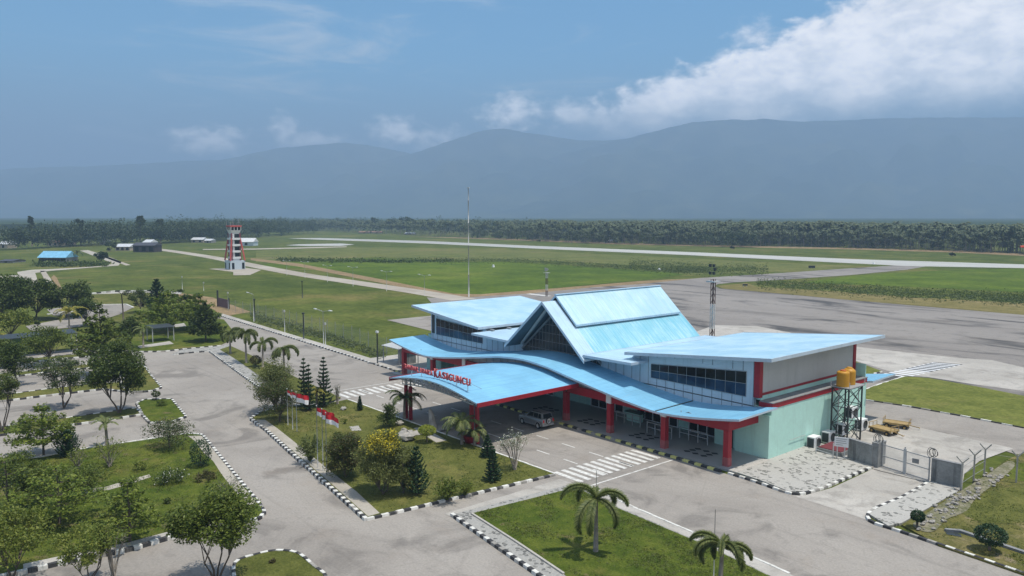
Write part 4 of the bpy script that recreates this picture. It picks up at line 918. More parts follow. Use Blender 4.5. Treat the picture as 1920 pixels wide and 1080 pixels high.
cwall([(-23.6, 61.15), (-21.5, 61.25)], 1.85, 'dark streaked concrete wall panel right of the mesh gate')
o = thing('mesh_gate', 'double leaf grey steel mesh gate across the pale concrete driveway', 'gate', (-25.7, 61.7, 0)); GA = Vector((-27.7, 61.95, 0)); GB = Vector((-23.75, 61.2, 0))
def wire_mat(name, col, sp, th):                            # fine vertical wires with open gaps between them
    m = bpy.data.materials.new(name); m.use_nodes = True; t = m.node_tree; b = t.nodes['Principled BSDF']; b.inputs['Base Color'].default_value = (*col, 1); b.inputs['Roughness'].default_value = .5
    tr = t.nodes.new('ShaderNodeBsdfTransparent'); mx = t.nodes.new('ShaderNodeMixShader'); mx.inputs[0].default_value = th
    t.links.new(tr.outputs[0], mx.inputs[1]); t.links.new(b.outputs[0], mx.inputs[2]); t.links.new(mx.outputs[0], t.nodes['Material Output'].inputs[0]); return m
M['wire'] = wire_mat('fence_wire', (0.42, 0.44, 0.44), 0.1, 0.16)
for i in range(2):
    a = GA.lerp(GB, i * .5 + .01); b_ = GA.lerp(GB, i * .5 + .49); mb = MB()
    for z in (.12, .95, 1.85): mb.bar(a + Vector((0, 0, z)), b_ + Vector((0, 0, z)), .06)
    for p in (a, b_): mb.bar(p + Vector((0, 0, .1)), p + Vector((0, 0, 1.9 + .25 * (1 - i))), .08)
    lf = mb.build('gate_leaf', M['grey'], o); mb = MB()
    for k in range(1, 22): p = a.lerp(b_, k / 22); mb.bar(p + Vector((0, 0, .12)), p + Vector((0, 0, 1.85)), .014)
    mb.build('wire', M['galv'], lf)
m_ = GA.lerp(GB, .5); mb = MB(); mb.box(m_.x - .1, m_.x + .1, m_.y - .14, m_.y - .06, .05, 2.05); mb.build('gate_post', M['galv'], o)
m_ = GA.lerp(GB, .72); mb = MB(); mb.box(m_.x - .25, m_.x + .25, m_.y - .12, m_.y - .08, 1.15, 1.5); mb.build('gate_plate', M['slab'], o)
for i, (x, y) in enumerate(((-27.95, 61.8), (-23.6, 61.2))):
    o = thing('razor_wire_coil', ('coil of razor wire on the pier at the left gate hinge', 'coil of razor wire on the streaked wall at the right gate hinge')[i], 'razor wire', (x, y, 1.95), 'razor wire coils at the gate'); mb = MB()
    for k in range(4):
        c = Vector((x - .12 + k * .08, y - .1 + .07 * k, 2.3)); r = .34 - .06 * (k % 2)
        mb.tube([c + Vector((r * math.cos(t) * .85, .12 * math.sin(t + k) - r * .4 * math.cos(t), r * math.sin(t))) for t in np.linspace(0, 6.2832, 16)], .022, 5)
    mb.build('coil', M['dark'], o)
# fence posts with forked tops
FP = [G(1802, 921), G(1825, 905), G(1845, 893), G(1905, 908)]; fpm = None
labs = ['forked concrete fence post at the end of the streaked gate wall', 'forked concrete fence post in the rubble, second from the gate wall', 'forked concrete fence post in the rubble, third from the gate wall', 'tall pale fence post standing alone in the grass patch by the right edge']
for p, lab in zip(FP, labs):
    if fpm is None:
        fpm = thing('fence_post', lab, 'fence post', p, 'forked fence posts beyond the gate wall'); mb = MB(); mb.bar((p[0], p[1], 0), (p[0], p[1], 2.1), .11); mb.build('post', M['concrete'], fpm)
        for s in (-1, 1): mb = MB(); mb.bar((p[0], p[1], 2.1), (p[0] + s * .38, p[1] + s * .12, 2.55), .08); mb.build('fork_arm', M['concrete'], fpm)
    else: dup(fpm, p, 0.2, lab)
o = thing('barbed_wire', 'sagging barbed wire strands strung between the forked fence posts', 'barbed wire', FP[0]); mb = MB()
for a, b_ in zip(FP[:-2], FP[1:-1]):
    for z in (.6, 1.2, 1.8, 2.3): mb.bar((a[0], a[1], z), (b_[0], b_[1], z), .02)
mb.build('strand', M['grey'], o)
# baggage carts
def cart(c, rz, lab):
    o = thing('baggage_cart', lab, 'baggage cart', (c[0], c[1], 0), 'yellow baggage carts', rz)
    def part(mbx, n, m, par=o): q = bpy.data.objects.new(n, mbx.mesh(n, m)); COL.objects.link(q); q.parent = par; return q
    mb = MB(); mb.box(-1.35, 1.35, -.72, .72, .50, .60); mb.box(-1.35, 1.35, -.74, -.68, .42, .64); mb.box(-1.35, 1.35, .68, .74, .42, .64); part(mb, 'deck', M['cart'])
    mb = MB()
    for x in (-1.3, 1.3):
        mb = MB()
        for y in (-.66, 0, .66): mb.bar((x, y, .6), (x, y, 1.05), .045)
        mb.bar((x, -.66, 1.05), (x, .66, 1.05), .045); part(mb, 'end_rail', M['cart'])
    mb = MB(); mb.bar((1.3, 0, .45), (2.3, 0, .30), .08); mb.bar((2.3, -.2, .3), (2.3, .2, .3), .06); part(mb, 'tow_bar', M['cart'])
    for x in (-.9, .9):
        for s in (-1, 1):
            mb = MB(); mb.tube([(x, s * .60, .27), (x, s * .80, .27)], .27, 16); w = part(mb, 'wheel', M['black']); mb = MB(); mb.tube([(x, s * .805, .27), (x, s * .81, .27)], .13, 10); part(mb, 'hub', M['cart'], w)
    o.scale = (.85, .85, .9)
    return o
c1 = G(1656, 816); c2 = G(1688, 806)
c1 = cart((c1[0] - .2, c1[1] + .5), -0.18, 'worn yellow flat baggage cart with four black wheels, the nearer one'); dup(c1, (c2[0] - .6, c2[1] + .6, 0), 0.25, 'worn yellow baggage cart parked behind and partly hidden by the nearer cart', .85)
# shelter at the far porch end
p = G(752, 682); o = thing('kiosk_shelter', 'small open shelter with a grey sheet roof at the far end of the porch', 'shelter', (p[0], p[1], 0)); mb = MB(); x, y = -90.8, 56.2
mb.hexa([(x - 1.8, y - 1.6, 2.35), (x + 2.6, y - 1.6, 2.35), (x + 2.6, y + 1.8, 2.75), (x - 1.8, y + 1.8, 2.75)], [(x - 1.8, y - 1.6, 2.43), (x + 2.6, y - 1.6, 2.43), (x + 2.6, y + 1.8, 2.83), (x - 1.8, y + 1.8, 2.83)]); mb.build('roof', M['galv'], o)
for (a, b_) in ((-1.6, -1.4), (2.4, -1.4), (-1.6, 1.6), (2.4, 1.6)): mb = MB(); mb.bar((x + a, y + b_, 0), (x + a, y + b_, 2.5 + (.2 if b_ > 0 else 0)), .09); mb.build('post', M['grey'], o)
mb = MB(); mb.box(x + .2, x + 2.2, y - .2, y + 1.4, .1, 1.9); mb.build('booth', M['concrete_wall'], o)

# flagpoles
flagm = [M['lred'], paint('flag_white', (0.74, 0.74, 0.76), 0.7, 0.05)]
def flagmesh(seed, dr):
    rr = random.Random(seed); mb = MB(); n = 10; L_, Hh = 1.5, 1.0; vs = []; ph = rr.uniform(0, 6)
    for i in range(n + 1):
        u = i / n; sag = -.10 * u - dr * u * u
        for k in range(5):
            v = k / 4; vs.append((u * L_ * (1 - .12 * dr), .13 * u * math.sin(u * 7 + ph + v) + .05 * math.sin(u * 13 + v * 3), v * Hh - Hh + sag))
    fs = []; 
    for i in range(n):
        for k in range(4): fs.append(((i * 5 + k, (i + 1) * 5 + k, (i + 1) * 5 + k + 1, i * 5 + k + 1), 0 if k >= 2 else 1))
    for f, mi in fs: mb.add([vs[j] for j in f], [(0, 1, 2, 3)], mi, True)
    return mb
fb = [(540, 800, 730), (549, 808, 733), (557, 812, 736), (596, 880, 762), (606, 886, 768), (613, 893, 775)]
flab = ['flagpole of the rear trio with a hanging red over white flag, leftmost', 'flagpole of the rear trio, middle one, red over white flag', 'flagpole of the rear trio with the widest blowing red over white flag', 'flagpole of the front trio with flag flying highest, by the leafy cycad', 'flagpole of the front trio, middle one, red over white flag', 'flagpole of the front trio with the lowest flag, nearest the brownish shrub']
for i, (px, py, tp) in enumerate(fb):
    b = G(px, py); h = HT(b, tp); o = thing('flagpole', flab[i], 'flagpole', (b[0], b[1], .15), 'flagpoles on the front lawn'); mb = MB()
    mb.tube([(b[0], b[1], .1), (b[0], b[1], h)], [.038, .024], 8); mb.build('pole', M['grey'], o); mb = MB(); mb.lathe([(.02, 0), (.06, .05), (.02, .1)], (b[0], b[1], h), 8); mb.build('finial', M['galv'], o)
    f = flagmesh(i, (.5, .3, .12, .3, .2, .35)[i]); q = bpy.data.objects.new('flag', f.mesh('flag', flagm)); COL.objects.link(q); q.parent = o; q.location = (0, 0, h - .15 - .08); q.rotation_euler = (0, 0, math.radians((20, 25, 32, 28, 36, 40)[i])); s_ = (.48, .55, .85, .68, .72, .74)[i]; q.scale = (s_, s_, s_ * .95)
# rubble by the fence
rr = random.Random(5); rmesh = []
for k in range(4):
    mb = MB(); rg = random.Random(k); vs = []; n1, n2 = 5, 8
    for i in range(n1 + 1):
        for j in range(n2): t = math.pi * i / n1; f_ = 2 * math.pi * j / n2; r = .5 * (1 + rg.uniform(-.28, .28)); vs.append((r * math.sin(t) * math.cos(f_) * 1.2, r * math.sin(t) * math.sin(f_), r * math.cos(t) * .7))
    fs = [(i * n2 + j, i * n2 + (j + 1) % n2, (i + 1) * n2 + (j + 1) % n2, (i + 1) * n2 + j) for i in range(n1) for j in range(n2)]
    mb.add(vs, fs); rmesh.append(mb.mesh('rubble_rock', M['rock']))
RL = [(1868, 893), (1850, 905), (1815, 930), (1795, 945), (1775, 960), (1752, 972), (1736, 985), (1715, 980), (1870, 885), (1885, 872)]
for k in range(110):
    a = RL[rr.randrange(7)] if k > 8 else RL[k]; p = G(a[0] + rr.uniform(-22, 22), a[1] + rr.uniform(-9, 14))
    o = bpy.data.objects.new('rubble_rock', rmesh[k % 4]); COL.objects.link(o); s_ = rr.uniform(.09, .34); o.location = (p[0], p[1], .17 + s_ * .22); o.scale = (s_,) * 3; o.rotation_euler = (rr.uniform(-.3, .3), rr.uniform(-.3, .3), rr.uniform(0, 6))
    tag(o, 'rough pale grey rubble rock lying on the slope below the fence posts', 'rock', 'rubble rocks below the fence')
for i, (px, py, s_, lab) in enumerate(((763, 827, 1.5, 'largest grey boulder on the lawn beside the yellow flowering tree'), (748, 800, .8, 'small grey stone at the garden path left of the yellow ball bush'), (757, 813, .7, 'flat grey stone beside the path, next to the largest boulder'), (644, 771, .6, 'pale stone behind the front trio of flags'))):
    p = G(px, py); o = bpy.data.objects.new('boulder', rmesh[i]); COL.objects.link(o); o.location = (p[0], p[1], .15 + s_ * .22); o.scale = (s_, s_, s_ * .9); tag(o, lab, 'boulder')
# ------------------------------------------------------------------ trees and plants
def leafquads(c, size, rng, up=0.35, asp=0.55):
    n = len(c); d = rng.normal(size=(n, 3)); d[:, 2] = d[:, 2] * (1 - up) ; d /= np.linalg.norm(d, axis=1)[:, None]
    nrm = rng.normal(size=(n, 3)); nrm[:, 2] = np.abs(nrm[:, 2]) + up * 1.6
    b = np.cross(nrm, d); b /= np.linalg.norm(b, axis=1)[:, None] + 1e-9
    s = (size * rng.uniform(.65, 1.35, n))[:, None]; d = d * s; b = b * s * asp
    return np.stack([c - d, c + b * .9 - d * .1, c + d, c - b * .9 - d * .1], 1).reshape(-1, 3)
def clumps(cc, rc, npc, rng, flat=0.7):
    out = []
    for p, r in zip(cc, rc):
        q = rng.normal(size=(npc, 3)); q /= np.linalg.norm(q, axis=1)[:, None]; q *= (rng.uniform(0, 1, npc) ** .45)[:, None] * r; q[:, 2] *= flat
        out.append(p + q)
    return np.concatenate(out)
def limbs(base, targets, r0, rng, stems=1, fork=0.35, spread=0.12):
    mb = MB(); base = Vector(base); tops = []
    tc_ = Vector(np.mean(targets, axis=0))
    for s in range(stems):
        a = 2 * math.pi * s / max(1, stems) + rng.uniform(0, 1); off = Vector((math.cos(a), math.sin(a), 0)) * (spread if stems > 1 else 0)
        h = (tc_.z - base.z); f = base + Vector((0, 0, h * fork)) + off * h * .8 + Vector((rng.uniform(-.06, .06) * h, rng.uniform(-.06, .06) * h, 0))
        m = base.lerp(f, .5) + Vector((rng.uniform(-.03, .03) * h, rng.uniform(-.03, .03) * h, 0)); b0 = base + off * .25
        mb.tube([b0 + Vector((0, 0, -.1)), m, f], [r0 * 1.15 / stems ** .5, r0 * .9 / stems ** .5, r0 * .72 / stems ** .5], 7); tops.append(f)
    for k, t in enumerate(targets):
        t = Vector(t); f = min(tops, key=lambda q: (q - t).length); m = f.lerp(t, .55) + Vector((0, 0, .06 * (t - f).length))
        mb.tube([f, m, t], [r0 * .5 / stems ** .5, r0 * .3 / stems ** .4, r0 * .10], 5)
    return mb
def crown_pts(c, rx, rz, n, rng, inner=.35, cut=-0.75):
    q = rng.normal(size=(n * 3, 3)); q /= np.linalg.norm(q, axis=1)[:, None]; q = q[q[:, 2] > cut][:n]
    q *= (inner + (1 - inner) * rng.uniform(0, 1, len(q)) ** .5)[:, None]; return np.array(c) + q * np.array([rx, rx, rz])
seed_n = [11]
def place(px, py, z=.14): g_ = G(px, py); return (g_[0], g_[1], z)
def tree(name, label, px, py, top, half, leaf='mid', bark='bark', cb=None, ncl=26, npc=110, ls=.13, stems=1, rc=.36, group=None, flat=.75, kids=None, cat='tree', shift=0, inner=.35, wild=0.22, spread=.12, rel=1.0):
    seed_n[0] += 1; rng = np.random.default_rng(seed_n[0]); b = place(px, py); k = PPM(b); h = HT(b, top); r = half / k
    cbz = HT(b, cb) if cb else h * .35; rz = (h - cbz) / 2 * 1.02; c = np.array([b[0] + _R[0] * shift / k, b[1] + _R[1] * shift / k, cbz + rz])
    o = thing(name, label, cat, b, group); cc = crown_pts(c, r * .80, rz * .80, ncl, rng, inner); cc += rng.normal(size=cc.shape) * r * wild * .35
    rcs = np.minimum(r, rz * 1.3) * rc * rng.uniform(.65, 1.25, ncl)
    pts = clumps(cc, rcs, int(npc * 2.1), rng, flat); V = leafquads(pts, ls * rel * .82, rng)
    limbs(b, cc[rng.permutation(ncl)[:16 if ncl > 16 else ncl]], max(.04, .022 * h), rng, stems, max(.12, (cbz - b[2]) / max(.1, (c[2] - b[2])) * .8), spread).build('trunk', M[bark], o)
    mats = [L[leaf]] + ([L[kids[0]]] if kids else []); mi = None
    if kids:
        nq = len(V) // 4; zc_ = pts[:, 2]; zq = np.argsort(np.argsort(zc_)) / nq; blot = .5 + .5 * np.sin(pts[:, 0] * 4.1 + 2 * np.sin(pts[:, 1] * 3.3)); pr = np.clip((zq - kids[1] + .12) / .38, 0, 1) * kids[2] * (.45 + blot) if kids[1] else np.full(nq, kids[2]); mi = (rng.uniform(0, 1, nq) < pr).astype(np.int32)
    q = npobj('crown', V, 4, mats, o, b, mi); return o
def layered(name, label, px, py, top, half, leaf='bright', cb=None, levels=5, nb=9, group=None, ls=.13, cone=0.0, dens=46, cat='tree', bark='bark', up=.10):
    seed_n[0] += 1; rng = np.random.default_rng(seed_n[0]); b = place(px, py); k = PPM(b); h = HT(b, top); r = half / k; z0 = HT(b, cb) if cb else h * .35
    o = thing(name, label, cat, b, group); mb = MB(); mb.tube([(b[0], b[1], b[2] - .1), (b[0] + .03 * h, b[1], h * .5), (b[0], b[1], h * .97)], [.016 * h + .03, .011 * h + .02, .01], 7); P = []
    for i in range(levels):
        t = i / max(1, levels - 1); z = z0 + (h - z0) * t * .93; rr_ = r * ((1 - t) * (1 - .0) + .12 if cone else (1.0 - .75 * t ** 1.5)) * rng.uniform(.88, 1.08)
        m = max(4, int(nb * (1 - .4 * t)))
        for j in range(m):
            a = 2 * math.pi * j / m + i * 1.1 + rng.uniform(-.25, .25); L_ = rr_ * rng.uniform(.72, 1.12); e = np.array([b[0] + math.cos(a) * L_, b[1] + math.sin(a) * L_, z + up * L_ + rng.uniform(-.1, .1)])
            s0 = np.array([b[0], b[1], z]); mb.tube([s0, (s0 + e) / 2 + np.array([0, 0, .03 * L_]), e], [.007 * h, .005 * h, .003], 4)
            n_ = max(8, int(dens * 2.3 * L_ / r)); u = rng.uniform(.22, 1.0, n_) ** .8; wd = .20 * L_ * np.sin(np.clip(u, 0, 1) * 2.6 + .3); sid = np.array([-math.sin(a), math.cos(a), 0])
            P.append(s0 + (e - s0) * u[:, None] + sid * (rng.normal(size=n_) * wd * .62)[:, None] + np.array([0, 0, 1]) * (rng.normal(size=n_) * .05 * r + .04 * L_)[:, None])
    mb.build('trunk', M[bark], o); V = leafquads(np.concatenate(P), ls, rng, .65); npobj('crown', V, 4, L[leaf], o, b); return o
def conifer(name, label, px, py, top, half, leaf='pine', whorls=15, nb=8, group=None, lift=.18, sp=.09, cat='conifer'):
    seed_n[0] += 1; rng = np.random.default_rng(seed_n[0]); b = place(px, py); k = PPM(b); h = HT(b, top); r = half / k; o = thing(name, label, cat, b, group)
    mb = MB(); mb.tube([(b[0], b[1], b[2] - .1), (b[0], b[1], h * .5), (b[0], b[1], h)], [.022 * h + .02, .014 * h + .012, .008], 7); mb.build('trunk', M['bark'], o); P = []
    for i in range(whorls):
        t = (i + .5) / whorls; z = h * (.06 + .92 * t); L_ = r * (1 - t) ** .75 + .05 * r
        for j in range(nb):
            a = 2 * math.pi * j / nb + i * .8 + rng.uniform(-.2, .2); n_ = int(8 + 16 * L_ / r); u = np.linspace(.08, 1, n_)
            ln = L_ * rng.uniform(.85, 1.1); zz = z - .10 * ln * np.sin(u * 3.0) + lift * ln * u ** 2
            for w in (-1, 0, 1):
                ww = w * .09 * ln * np.sin(u * 2.7) + rng.normal(size=n_) * .02; P.append(np.stack([b[0] + math.cos(a) * u * ln - math.sin(a) * ww, b[1] + math.sin(a) * u * ln + math.cos(a) * ww, zz + rng.normal(size=n_) * .025], 1))
    V = leafquads(np.concatenate(P), sp, rng, .3, .5); npobj('crown', V, 4, L[leaf], o, b); return o
def bush(name, label, px, py, top, half, leaf='mid', n=900, ls=.10, stem=0.0, group=None, shape='dome', kids=None, cat='bush', z=.14, dens=1.0):
    seed_n[0] += 1; rng = np.random.default_rng(seed_n[0]); b = place(px, py, z); k = PPM(b); h = HT(b, top); r = half / k; o = thing(name, label, cat, b, group)
    z0 = b[2] + stem; hh = max(.2, h - z0)
    if shape == 'ball':
        q = rng.normal(size=(n, 3)); q /= np.linalg.norm(q, axis=1)[:, None]; q *= rng.uniform(.72, 1.02, n)[:, None]; P = np.array([b[0], b[1], z0 + hh / 2]) + q * np.array([r, r, hh / 2])
    elif shape == 'spray':                                     # upright arching leaves from one root
        P = []
        for j in range(max(10, n // 22)):
            a = rng.uniform(0, 6.28); e = rng.uniform(.3, 1.0); u = np.linspace(.1, 1, 22); P.append(np.stack([b[0] + math.cos(a) * r * e * u ** 1.3, b[1] + math.sin(a) * r * e * u ** 1.3, z0 + hh * (1.25 - .5 * e) * (u - .45 * e * u * u)], 1) + rng.normal(size=(22, 3)) * .04)
        P = np.concatenate(P)
    else:
        m = 14; cc = crown_pts((b[0], b[1], z0 + hh * .48), r * .72, hh * .36, m, rng, .3, -.9); P = clumps(cc, np.full(m, min(r, hh) * .46) * rng.uniform(.7, 1.25, m), max(20, n // m), rng, .85)
    mi = None; mats = [L[leaf]]
    if kids: mats.append(L[kids[0]]); mi = (rng.uniform(0, 1, len(P)) < kids[1]).astype(np.int32)
    if stem > .05 or shape == 'ball':
        mb = MB()
        for j in range(3 if shape != 'ball' else 2): mb.tube([(b[0] + .05 * j - .05, b[1], b[2] - .05), (b[0] + (j - 1) * r * .15, b[1], z0 + hh * .4)], [.05, .035], 6)
        mb.build('stem', M['bark'], o)
    npobj('foliage', leafquads(P, ls, rng, .25), 4, mats, o, b, mi); return o
def twigs(name, label, px, py, top, half, leaf='grey', n=300, nst=16, group=None, ls=.08, kid=None, bark='barkl', cat='shrub'):
    seed_n[0] += 1; rng = np.random.default_rng(seed_n[0]); b = place(px, py); k = PPM(b); h = HT(b, top); r = half / k; o = thing(name, label, cat, b, group); mb = MB(); tips = []
    for j in range(nst):
        a = rng.uniform(0, 6.28); e = rng.uniform(.35, 1); tp_ = np.array([b[0] + math.cos(a) * r * e, b[1] + math.sin(a) * r * e, b[2] + (h - b[2]) * rng.uniform(.72, 1.02)]); m = np.array([b[0], b[1], b[2]]) * .55 + tp_ * .45; m[2] += .1 * h
        mb.tube([(b[0] + rng.uniform(-.1, .1), b[1] + rng.uniform(-.1, .1), b[2] - .05), m, tp_], [.035, .022, .008], 5)
        for q in range(4):
            s0 = m + (tp_ - m) * rng.uniform(.1, .9); e2 = s0 + rng.normal(size=3) * .22 * r + np.array([0, 0, .25 * r]); mb.tube([s0, e2], [.012, .005], 4); tips.append(e2)
        tips.append(tp_)
    mb.build('branches', M[bark], o); tips = np.array(tips); P = tips[rng.integers(0, len(tips), n)] + rng.normal(size=(n, 3)) * .10 * r
    mats = [L[leaf]]; mi = None
    if kid: mats.append(L[kid[0]]); mi = (rng.uniform(0, 1, n) < kid[1]).astype(np.int32)
    npobj('foliage', leafquads(P, ls, rng, .3), 4, mats, o, b, mi); return o
def palm_mesh(h, nfr, Lf, droop, rng, leaflets=26, lw=.035, ll=.42, fluffy=0.0, b=(0, 0, 0), lean=.04, trunk_r=.13):
    mb = MB(); tx, ty = rng.uniform(-lean, lean, 2) * h; top = np.array([tx, ty, h]); mb.tube([(0, 0, -.1), (tx * .3, ty * .3, h * .5), tuple(top)], [trunk_r * 1.25, trunk_r * .92, trunk_r * .75], 9)
    Q = []
    for j in range(nfr):
        a = 2 * math.pi * j / nfr * 1.0 + rng.uniform(-.28, .28); el = rng.uniform(.25, 1.25); L_ = Lf * rng.uniform(.85, 1.12); n = leaflets; u = np.linspace(0.02, 1, n)
        th = el - droop * u ** 1.25 * rng.uniform(.85, 1.15); ds = L_ / n; rr_ = np.cumsum(np.cos(th)) * ds; zz = np.cumsum(np.sin(th)) * ds
        ca, sa = math.cos(a), math.sin(a); R_ = np.stack([ca * rr_, sa * rr_, zz], 1) + top; sid = np.array([-sa, ca, 0])
        T_ = np.stack([ca * np.cos(th), sa * np.cos(th), np.sin(th)], 1); N_ = np.cross(T_, sid)
        wv = (.06 * (1 - u) + .012)[:, None] * sid * .5
        Q.append(np.stack([R_[:-1] - wv[:-1], R_[:-1] + wv[:-1], R_[1:] + wv[1:], R_[1:] - wv[1:]], 1).reshape(-1, 3))
        for sg in (-1, 1):
            for ang in ([.0] if not fluffy else [-fluffy, 0, fluffy]):
                l = ll * Lf / 2.2 * np.sin(np.clip(u * 2.75 + .25, 0, 3.05)) ** .7 * rng.uniform(.8, 1.15, n)
                dr = -.35 - .25 * rng.uniform(0, 1, n); D = sid * sg * math.cos(ang) + N_ * (math.sin(ang)) * -1 + T_ * .62; D = D / np.linalg.norm(D, axis=1)[:, None]; D[:, 2] += dr * (1 if not fluffy else .5)
                tip = R_ + D * l[:, None]; wv2 = T_ * lw; Q.append(np.stack([R_ - wv2, R_ + wv2, tip + wv2 * .25, tip - wv2 * .25], 1).reshape(-1, 3))
    return mb, np.concatenate(Q)
def palm(label, px, py, top, half, leaf='palm', nfr=11, droop=2.1, fluffy=0.0, name='palm', group=None, leaflets=30, lw=.04, ll=.40, hfrac=.80, cat='palm'):
    seed_n[0] += 1; rng = np.random.default_rng(seed_n[0]); b = place(px, py); h = HT(b, top); Lf = half / PPM(b) * 1.45; o = thing(name, label, cat, b, group)
    mb, V = palm_mesh(h * hfrac - b[2], nfr, Lf, droop, rng, leaflets, lw, ll, fluffy)
    q = bpy.data.objects.new('trunk', mb.mesh('trunk', M['barkl'])); COL.objects.link(q); q.parent = o; w = npobj('fronds', V, 4, L[leaf], None); w.parent = o; return o

# ---- lower left lawn
tree('broadleaf_tree', 'nearest dark green leafy tree with several stems at the bottom kerb corner', 405, 1098, 912, 84, 'mid', cb=1030, ncl=46, npc=150, ls=.115, stems=4, spread=.22, rc=.34)
tree('broadleaf_tree', 'yellowish green many stemmed tree at the bottom kerb of the big left lawn', 168, 1098, 974, 64, 'yell', cb=1062, ncl=26, npc=100, ls=.085, stems=4, spread=.25, rc=.32)
twigs('bare_shrub', 'thin leafless twiggy shrub right of the yellowish tree at the bottom kerb', 214, 1085, 990, 32, n=90, nst=14, ls=.05)
layered('terminalia_tree', 'airy light green tree with tiers of foliage in the middle of the big left lawn', 244, 1020, 900, 58, 'bright', cb=990, levels=5, nb=9, dens=70, ls=.10)
layered('terminalia_tree', 'wide bright green tiered tree casting dark shade at the left edge of the big lawn', 112, 985, 878, 92, 'bright', cb=950, levels=4, nb=10, dens=74, ls=.115)
layered('terminalia_tree', 'wide tiered tree against the left picture edge above the yellowish tree', 16, 966, 862, 90, 'mid', cb=935, levels=4, nb=10, dens=74, ls=.115)
tree('broadleaf_tree', 'olive yellow tree in the bottom left corner of the picture', 22, 1090, 948, 74, 'yell', cb=1060, ncl=34, npc=110, ls=.09, stems=2, rc=.34)
tree('broadleaf_tree', 'small loose green tree above the tiered trees at the left end of the big lawn', 70, 950, 875, 46, 'mid', cb=925, ncl=22, npc=80, ls=.09)
layered('terminalia_tree', 'bright green umbrella shaped tree with flat tiers on a thin dark trunk', 82, 856, 763, 68, 'bright', cb=826, levels=4, nb=11, dens=95, ls=.125)
conifer('casuarina', 'dark spiky feathery shrub between the umbrella tree and the small palm', 128, 858, 806, 24, 'pine', 9, 8, lift=.9)
palm('small palm with drooping green fronds on the top edge of the big left lawn', 201, 838, 786, 24, nfr=10, droop=1.9, ll=.34)
twigs('croton_shrub', 'yellow leaved shrub in front of the small palm on the big left lawn', 206, 878, 832, 28, 'yell', 520, 16, ls=.075)
twigs('croton_shrub', 'yellow green shrub left of the small palm beside the spiky dark shrub', 146, 884, 846, 25, 'yell', 420, 14, ls=.07)
bush('frangipani_bush', 'broad domed grey green bush at the top right corner of the big left lawn', 318, 842, 783, 54, 'grey', 2800, .085, .3, kids=('brown', .25))
bush('topiary_bush', 'dark egg shaped clipped bush beside the tan pavement', 377, 877, 823, 20, 'pine', 1500, .07, shape='ball')
bush('flower_hedge', 'low dark hedge with white flowers left of the clipped egg bush', 318, 908, 877, 36, 'dark', 1300, .075, kids=('wflower', .07))
bush('low_hedge', 'low brown green hedge touching the tan pavement below the clipped egg bush', 386, 903, 886, 28, 'brown', 900, .065)
bush('garden_bush', 'small round green bush alone on the big left lawn', 314, 948, 933, 8, 'dark', 260, .06)
bush('garden_bush', 'low green bush at the end of the garden path on the big left lawn', 168, 918, 895, 15, 'mid', 420, .07)
bush('garden_bush', 'leafy green bush in the middle of the big left lawn above the tiered tree', 243, 918, 893, 18, 'mid', 480, .07)
twigs('bare_shrub', 'greyish brown twiggy shrub behind the nearest dark green tree', 425, 945, 902, 30, 'grey', 240, 14, ls=.06)
bush('garden_bush', 'tiny dry plant on the small island at the bottom', 512, 1058, 1048, 9, 'brown', 160, .05)
tree('broadleaf_tree', 'loose mid green tree in the left part of the big lawn below the spiky shrub', 152, 935, 872, 40, 'mid', cb=928, ncl=26, npc=70, ls=.08)
tree('broadleaf_tree', 'dark loose tree at the left edge on the top kerb of the big lawn', 34, 905, 846, 40, 'mid', cb=895, ncl=24, npc=80, ls=.09)
bush('garden_bush', 'yellow green bush on the big lawn right of the garden path end', 262, 885, 862, 16, 'yell', 500, .07)
bush('garden_bush', 'dark leafy clump between the two tiered trees at the left of the big lawn', 70, 1000, 960, 34, 'mid', 1100, .09)
# ---- parking trees
tree('broadleaf_tree', 'tallest dark green tree with a forked trunk on the kerb strip of the car park', 224, 776, 640, 54, 'dark', cb=742, ncl=54, npc=130, ls=.15, stems=3, spread=.16, rc=.36)
layered('broadleaf_tree', 'pointed mid green tree directly behind the tallest forked tree in the car park', 192, 704, 566, 56, 'mid', cb=668, levels=8, nb=9, cone=1, dens=70, ls=.19, up=.25)
tree('broadleaf_tree', 'rounded green tree left of the pointed tree in the car park', 90, 684, 604, 46, 'mid', cb=668, ncl=26, npc=90, ls=.17)
tree('broadleaf_tree', 'thin see through tree left of the tallest forked tree', 119, 766, 660, 42, 'grey', cb=742, ncl=36, npc=64, ls=.13, stems=4, spread=.2, rc=.30, kids=('dark', .0, .5))
tree('broadleaf_tree', 'slim stemmed tree cut by the left picture edge', 6, 811, 700, 34, 'olive', cb=762, ncl=26, npc=80, ls=.12, stems=4, spread=.18, kids=('dark', 0, .6))
tree('broadleaf_tree', 'round dark green tree at the left edge above the slim stemmed tree', 32, 722, 640, 42, 'dark', cb=706, ncl=26, npc=100, ls=.16)
bush('topiary_bush', 'two tiered clipped bush on the small kerbed island in the car park', 293, 752, 733, 8, 'dark', 500, .07, .3, shape='ball')
bush('topiary_bush', 'second clipped bush on the small kerbed island, lower and looser', 305, 763, 746, 11, 'mid', 420, .07)
